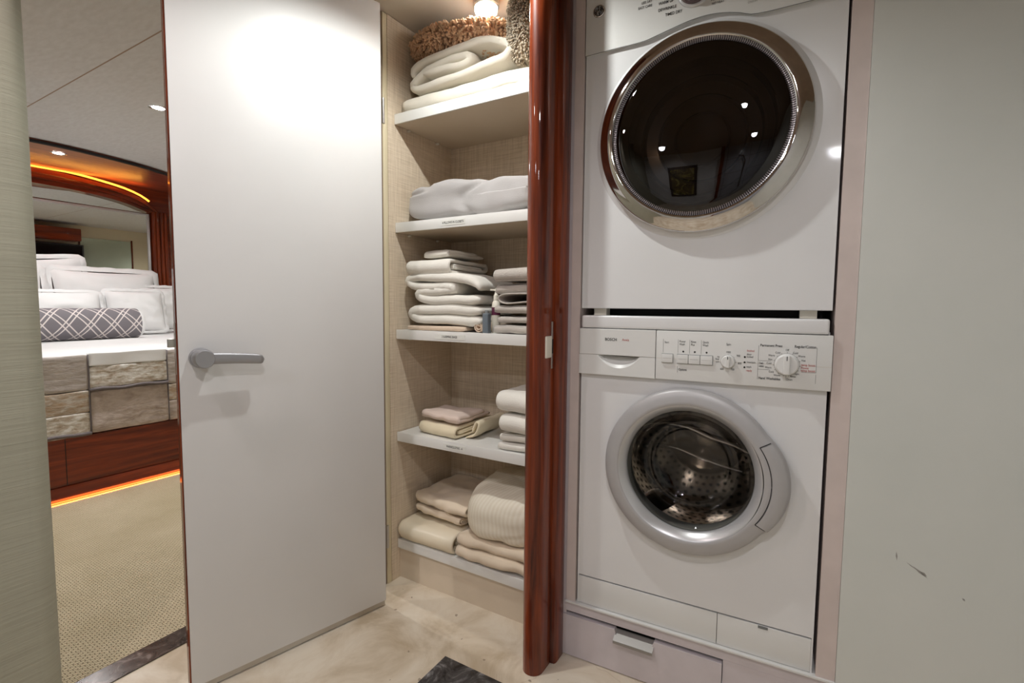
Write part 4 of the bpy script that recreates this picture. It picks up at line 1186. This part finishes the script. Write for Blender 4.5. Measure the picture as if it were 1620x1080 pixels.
def pillow(name, c, w, h, t, rot, label, fl=.04, seed=0, mat=None):
    """standing pillow: width along Y, height along Z, thickness along X"""
    e = empty(name, c, 0, label, 'pillow', 'white pillows at the bed head'); e.rotation_euler = rot
    for part in ('cover',):
        bm = bmesh.new(); n = 26
        grid = [[None] * (n + 1) for _ in range(n + 1)]; back = [[None] * (n + 1) for _ in range(n + 1)]
        for i in range(n + 1):
            for j in range(n + 1):
                u, v_ = 2 * i / n - 1, 2 * j / n - 1
                k = max(0., (1 - abs(u) ** 2.6)) ** .55 * max(0., (1 - abs(v_) ** 2.6)) ** .55
                d_ = t / 2 * k
                pin = 1 - .05 * (1 - abs(u) ** 2) * (abs(v_) ** 6)
                pin2 = 1 - .05 * (1 - abs(v_) ** 2) * (abs(u) ** 6)
                yy, zz = u * w / 2 * pin2, v_ * h / 2 * pin + h / 2
                wr = .016 * nz((u * 2.2, v_ * 2.2, seed), 1.3, seed) * k
                grid[i][j] = bm.verts.new((d_ + wr + .002, yy, zz)); back[i][j] = bm.verts.new((-d_ - .002, yy, zz))
        for i in range(n):
            for j in range(n):
                bm.faces.new((grid[i][j], grid[i + 1][j], grid[i + 1][j + 1], grid[i][j + 1]))
                bm.faces.new((back[i][j], back[i][j + 1], back[i + 1][j + 1], back[i + 1][j]))
        bmesh.ops.remove_doubles(bm, verts=bm.verts, dist=.0001)
        link('pillow_cover', bm, mat or M['white'], e, smooth=True)
    if fl:
        bm = bmesh.new(); K = 60; A_, B_ = [], []
        def sq(a, w_, h_):
            ca, sa = math.cos(a), math.sin(a); m_ = (abs(ca) ** 14 + abs(sa) ** 14) ** (1 / 14)
            return ca / m_ * w_ / 2, sa / m_ * h_ / 2
        for k in range(K):
            a = 2 * PI * k / K; y1_, z1_ = sq(a, w * .985, h * .985); y2_, z2_ = sq(a, w + 2 * fl, h + 2 * fl)
            wv = .010 * math.sin(k * 1.7 + seed) 
            A_.append((bm.verts.new((.003, y1_, z1_ + h / 2)), bm.verts.new((-.003, y1_, z1_ + h / 2))))
            B_.append((bm.verts.new((.004 + wv, y2_, z2_ + h / 2)), bm.verts.new((-.002 + wv, y2_, z2_ + h / 2))))
        for k in range(K):
            j = (k + 1) % K
            bm.faces.new((A_[k][0], A_[j][0], B_[j][0], B_[k][0])); bm.faces.new((A_[k][1], B_[k][1], B_[j][1], A_[j][1])); bm.faces.new((B_[k][0], B_[j][0], B_[j][1], B_[k][1]))
        link('flange', bm, M['white'], e, smooth=True)
    return e
TB = .775
pillow('bed_pillow', (-4.93, 1.10, TB + .03), .60, .50, .18, (0, -.20, .04), 'large white sham leaning at the left of the bed head', .035, 1)
pillow('bed_pillow', (-4.94, 1.80, TB + .03), .70, .50, .18, (0, -.20, -.03), 'large white sham leaning at the right of the bed head', .035, 2)
pillow('bed_pillow', (-5.10, 1.42, TB + .10), .60, .50, .08, (.10, -.02, 0), 'white sham peeking up behind the other pillows below the mirror', .03, 3)
pillow('bed_pillow', (-4.70, 1.36, TB + .03), .62, .32, .17, (0, -.25, .02), 'white oblong pillow standing behind the bolster at the left', .02, 4)
pillow('bed_pillow', (-4.72, 1.90, TB + .03), .40, .34, .17, (0, -.25, -.05), 'white square pillow standing behind the right end of the bolster', .02, 5)
pillow('bed_pillow', (-4.86, 2.13, TB + .03), .34, .38, .14, (0, -.22, -.10), 'white pillow half hidden by the white door at the right of the bed', .02, 6)

# headboard mirror
mr = empty('wall_mirror', (-5.2, 1.2, .9), 0, 'large wall mirror in a pale frame above the bed head', 'mirror')
bm = bmesh.new(); bx(bm, .002, .010, -1.2, .985, -.1, .925); link('mirror_glass', bm, M['mirror'], mr)
bm = bmesh.new(); bx(bm, .0, .016, .986, 1.008, -.1, .945, .003); bx(bm, .0, .016, -1.2, .986, .9255, .945, .003); link('mirror_frame', bm, M['silver_light'], mr, smooth=True, angle=40)
# mirrored lunette above
bm = bmesh.new()
arch_in = [(-.3, 1.972), (.6, 1.968), (1.43, 1.954), (1.70, 1.945), (1.90, 1.925), (2.03, 1.900), (2.12, 1.872), (2.19, 1.850)]
arch_out = [(-.3, 2.085), (.6, 2.08), (1.43, 2.062), (1.62, 2.055), (1.80, 2.035), (1.98, 2.005), (2.10, 1.965), (2.165, 1.925), (2.25, 1.872)]
prism(bm, [(-.3, 1.862)] + [(2.19, 1.849)] + arch_in[:-1][::-1], 'x', -5.196, -5.190)
S(link('trim_5', bm, M['mirror']), 'mirrored strip under the mahogany arch', 'trim')
for i, (t0, t1, xo) in enumerate(((0, .36, .055), (.36, .68, .075), (.68, 1., .10))):
    bm = bmesh.new()
    lo_ = catmull([(a, b__, 0) for a, b__ in arch_in], .05); hi_ = catmull([(a, b__, 0) for a, b__ in arch_out], .05)
    K = 40
    def samp(P_, t): return P_[min(len(P_) - 1, int(t * (len(P_) - 1)))]
    A_ = [samp(lo_, k / K).lerp(samp(hi_, k / K), t0) for k in range(K + 1)]; B_ = [samp(lo_, k / K).lerp(samp(hi_, k / K), t1) for k in range(K + 1)]
    prism(bm, [(p.x, p.y) for p in A_] + [(p.x, p.y) for p in B_[::-1]], 'x', -5.198, -5.198 + xo)
    bmesh.ops.bevel(bm, geom=[e_ for e_ in bm.edges if abs(e_.verts[0].co.x - (-5.198 + xo)) < 1e-4 and abs(e_.verts[1].co.x - (-5.198 + xo)) < 1e-4], offset=.010, segments=3, affect='EDGES')
    S(link('trim_6', bm, M['mahogh'], smooth=True, angle=40), 'curved mahogany arch moulding above the bed mirror, layer %s' % ('lowest', 'middle', 'uppermost')[i], 'trim')
# pilaster right of mirror
bm = bmesh.new()
for k in range(4):
    y = 2.218 + k * .033
    pts_ = [(-5.198, y), (-5.198, y + .031)] + [(-5.165 + .012 * math.sin(PI * t / 6), y + .031 - .031 * t / 6) for t in range(7)]
    prism(bm, pts_, 'z', .0, 1.87)
S(link('trim_7', bm, M['mahog'], smooth=True, angle=40), 'fluted mahogany pilaster right of the bed mirror', 'trim')
S(box('trim_8', -5.198, -5.15, 2.40, 3.3, .9, 1.64, M['white'], bev=.005), 'pale panel right of the fluted pilaster', 'trim')
# soffit with black edge line
so = [(-4.40, -.6), (-4.365, 1.0), (-4.352, 1.37), (-4.378, 1.60), (-4.435, 1.86), (-4.56, 2.15), (-4.80, 2.75), (-5.1, 3.2)]
pp = [(p.x, p.y) for p in catmull([(a, b__, 0) for a, b__ in so], .06)]
bm = bmesh.new(); prism(bm, pp + [(-5.198, 3.2), (-5.198, -.6)], 'z', BZ - .030, BZ - .001)
bmesh.ops.recalc_face_normals(bm, faces=bm.faces)
S(link('trim_9', bm, wood('mahogany_soffit', (.16, .035, .022), (.30, .07, .04), 'y', .9), smooth=False), 'glossy curved mahogany soffit over the bed head', 'soffit')
bm = bmesh.new(); tube(bm, [(x + .004, y, BZ - .020) for x, y in pp], .011, 8); S(link('trim_10', bm, M['dark'], smooth=True), 'black line along the edge of the soffit', 'trim')
# amber cove strip
bm = bmesh.new(); tube(bm, [(-5.075, y, z + .003) for y, z in [(p.x, p.y) for p in catmull([(a, min(b__ + .012, 2.065), 0) for a, b__ in arch_out[:-1]], .05)]], .0085, 8)
tag(link('cove_light_strip', bm, M['amber'], smooth=True), 'amber light strip glowing along the top of the mahogany arch', 'light strip')
for (y0, y1) in ((-.3, .7), (.7, 1.5), (1.5, 2.1)):
    L = bpy.data.lights.new('cove_lamp', 'AREA'); L.energy = 1.0; L.shape = 'RECTANGLE'; L.size = .03; L.size_y = y1 - y0; L.color = (1, .40, .06)
    lo = bpy.data.objects.new('cove_lamp', L); COL.objects.link(lo); lo.location = (-5.03, (y0 + y1) / 2, 2.0); lo.rotation_euler = (PI, 0, 0)
    lo.parent = bpy.data.objects['cove_light_strip']
L = bpy.data.lights.new('bed_glow_lamp', 'AREA'); L.energy = 1.2; L.shape = 'RECTANGLE'; L.size = .03; L.size_y = 1.5; L.color = (1, .33, .07)
lo = bpy.data.objects.new('bed_glow_lamp', L); COL.objects.link(lo); lo.parent = bed; lo.location = (-.006, 0, .012); lo.rotation_euler = (0, math.radians(50), 0)
# things opposite the bed, seen in the mirror
tvc = empty('wall_cabinet', (-1.66, 2.45, 1.86), 0, 'mahogany wall cabinet above the television, reflected in the bed mirror', 'cabinet')
box('cabinet_box', -.28, -.001, -.33, .33, 0, .16, M['mahogh'], tvc, bev=.003)
tv = empty('television', (-1.70, 2.45, 1.35), 0, 'black wall television reflected in the bed mirror', 'television')
box('tv_body', -.03, .03, -.42, .42, 0, .48, M['black'], tv, bev=.004); box('tv_screen', -.032, -.0305, -.40, .40, .02, .46, M['tv'], tv)
gm = empty('greenish_glass_panel', (-1.665, 3.15, .2), 0, 'large greenish glass panel on the cream wall, reflected in the bed mirror', 'glass panel')
box('glass_pane', -.006, -.001, -.30, .30, 0, 1.74, M['greenish'], gm); box('glass_frame', -.012, -.0065, -.32, -.30, 0, 1.76, M['mahog'], gm); box('glass_frame', -.012, -.0065, .30, .32, 0, 1.76, M['mahog'], gm)

# things behind the camera that the chrome shows
pc = empty('framed_picture', (-.75, -1.745, 1.05), 0, 'dark framed abstract picture on the tiled wall behind the camera', 'picture')
box('picture_frame', -.26, .26, 0, .02, 0, .75, M['black'], pc); box('picture', -.21, .21, .0205, .022, .05, .70, M['art'], pc)
S(box('wall_shower', -1.545, -.10, -1.745, -1.72, 0, CZ, M['paint']), 'cream wall section behind the camera', 'wall')
pc.location.y = -1.72
S(box('trim_11', -.12, -.06, -1.745, -1.66, 0, CZ, M['mahog']), 'mahogany post behind the camera', 'trim')
tp = empty('shower_rail', (.35, -1.66, 0), 0, 'black shower rail on the grey tiled wall behind the camera', 'shower rail')
bm = bmesh.new(); tube(bm, [(0, 0, .5), (0, 0, 1.7), (-.05, .02, 1.8), (-.15, .04, 1.82)], .012, 10); link('rail', bm, M['black'], tp, smooth=True)
bm = bmesh.new(); tube(bm, [(0, -.09, .6), (0, 0, .6)], .01, 8); tube(bm, [(0, -.09, 1.6), (0, 0, 1.6)], .01, 8); link('bracket', bm, M['black'], tp, smooth=True)

# ------------------------------------------------------------------ camera
pi_, ro_, th_ = math.radians(4.1343), math.radians(.4807), math.radians(30.9001)
F = Vector((-math.sin(th_) * math.cos(pi_), math.cos(th_) * math.cos(pi_), -math.sin(pi_)))
Rt = Vector((math.cos(th_), math.sin(th_), 0)); U = Rt.cross(F)
R2 = Rt * math.cos(ro_) + U * math.sin(ro_); U2 = -Rt * math.sin(ro_) + U * math.cos(ro_)
cam = bpy.data.cameras.new('camera'); co = bpy.data.objects.new('camera', cam); COL.objects.link(co)
mt = Matrix((R2, U2, -F)).transposed().to_4x4(); mt.translation = (0, 0, 1.0402)
co.matrix_world = mt
cam.sensor_fit = 'HORIZONTAL'; cam.sensor_width = 36.; cam.lens = 779.26 * 36 / 1620; cam.clip_start = .02
SC.camera = co

w = bpy.data.worlds.new('world'); SC.world = w; w.use_nodes = True
w.node_tree.nodes['Background'].inputs[0].default_value = (.5, .5, .55, 1); w.node_tree.nodes['Background'].inputs[1].default_value = .3
SC.view_settings.view_transform = 'Standard'; SC.view_settings.look = 'None'; SC.view_settings.gamma = 1.
SC.view_settings.use_curve_mapping = False; SC.view_settings.exposure = .12
SC.cycles.max_bounces = 10; SC.cycles.diffuse_bounces = 5; SC.cycles.glossy_bounces = 5; SC.cycles.transparent_max_bounces = 10
SC.cycles.caustics_reflective = False; SC.cycles.caustics_refractive = False
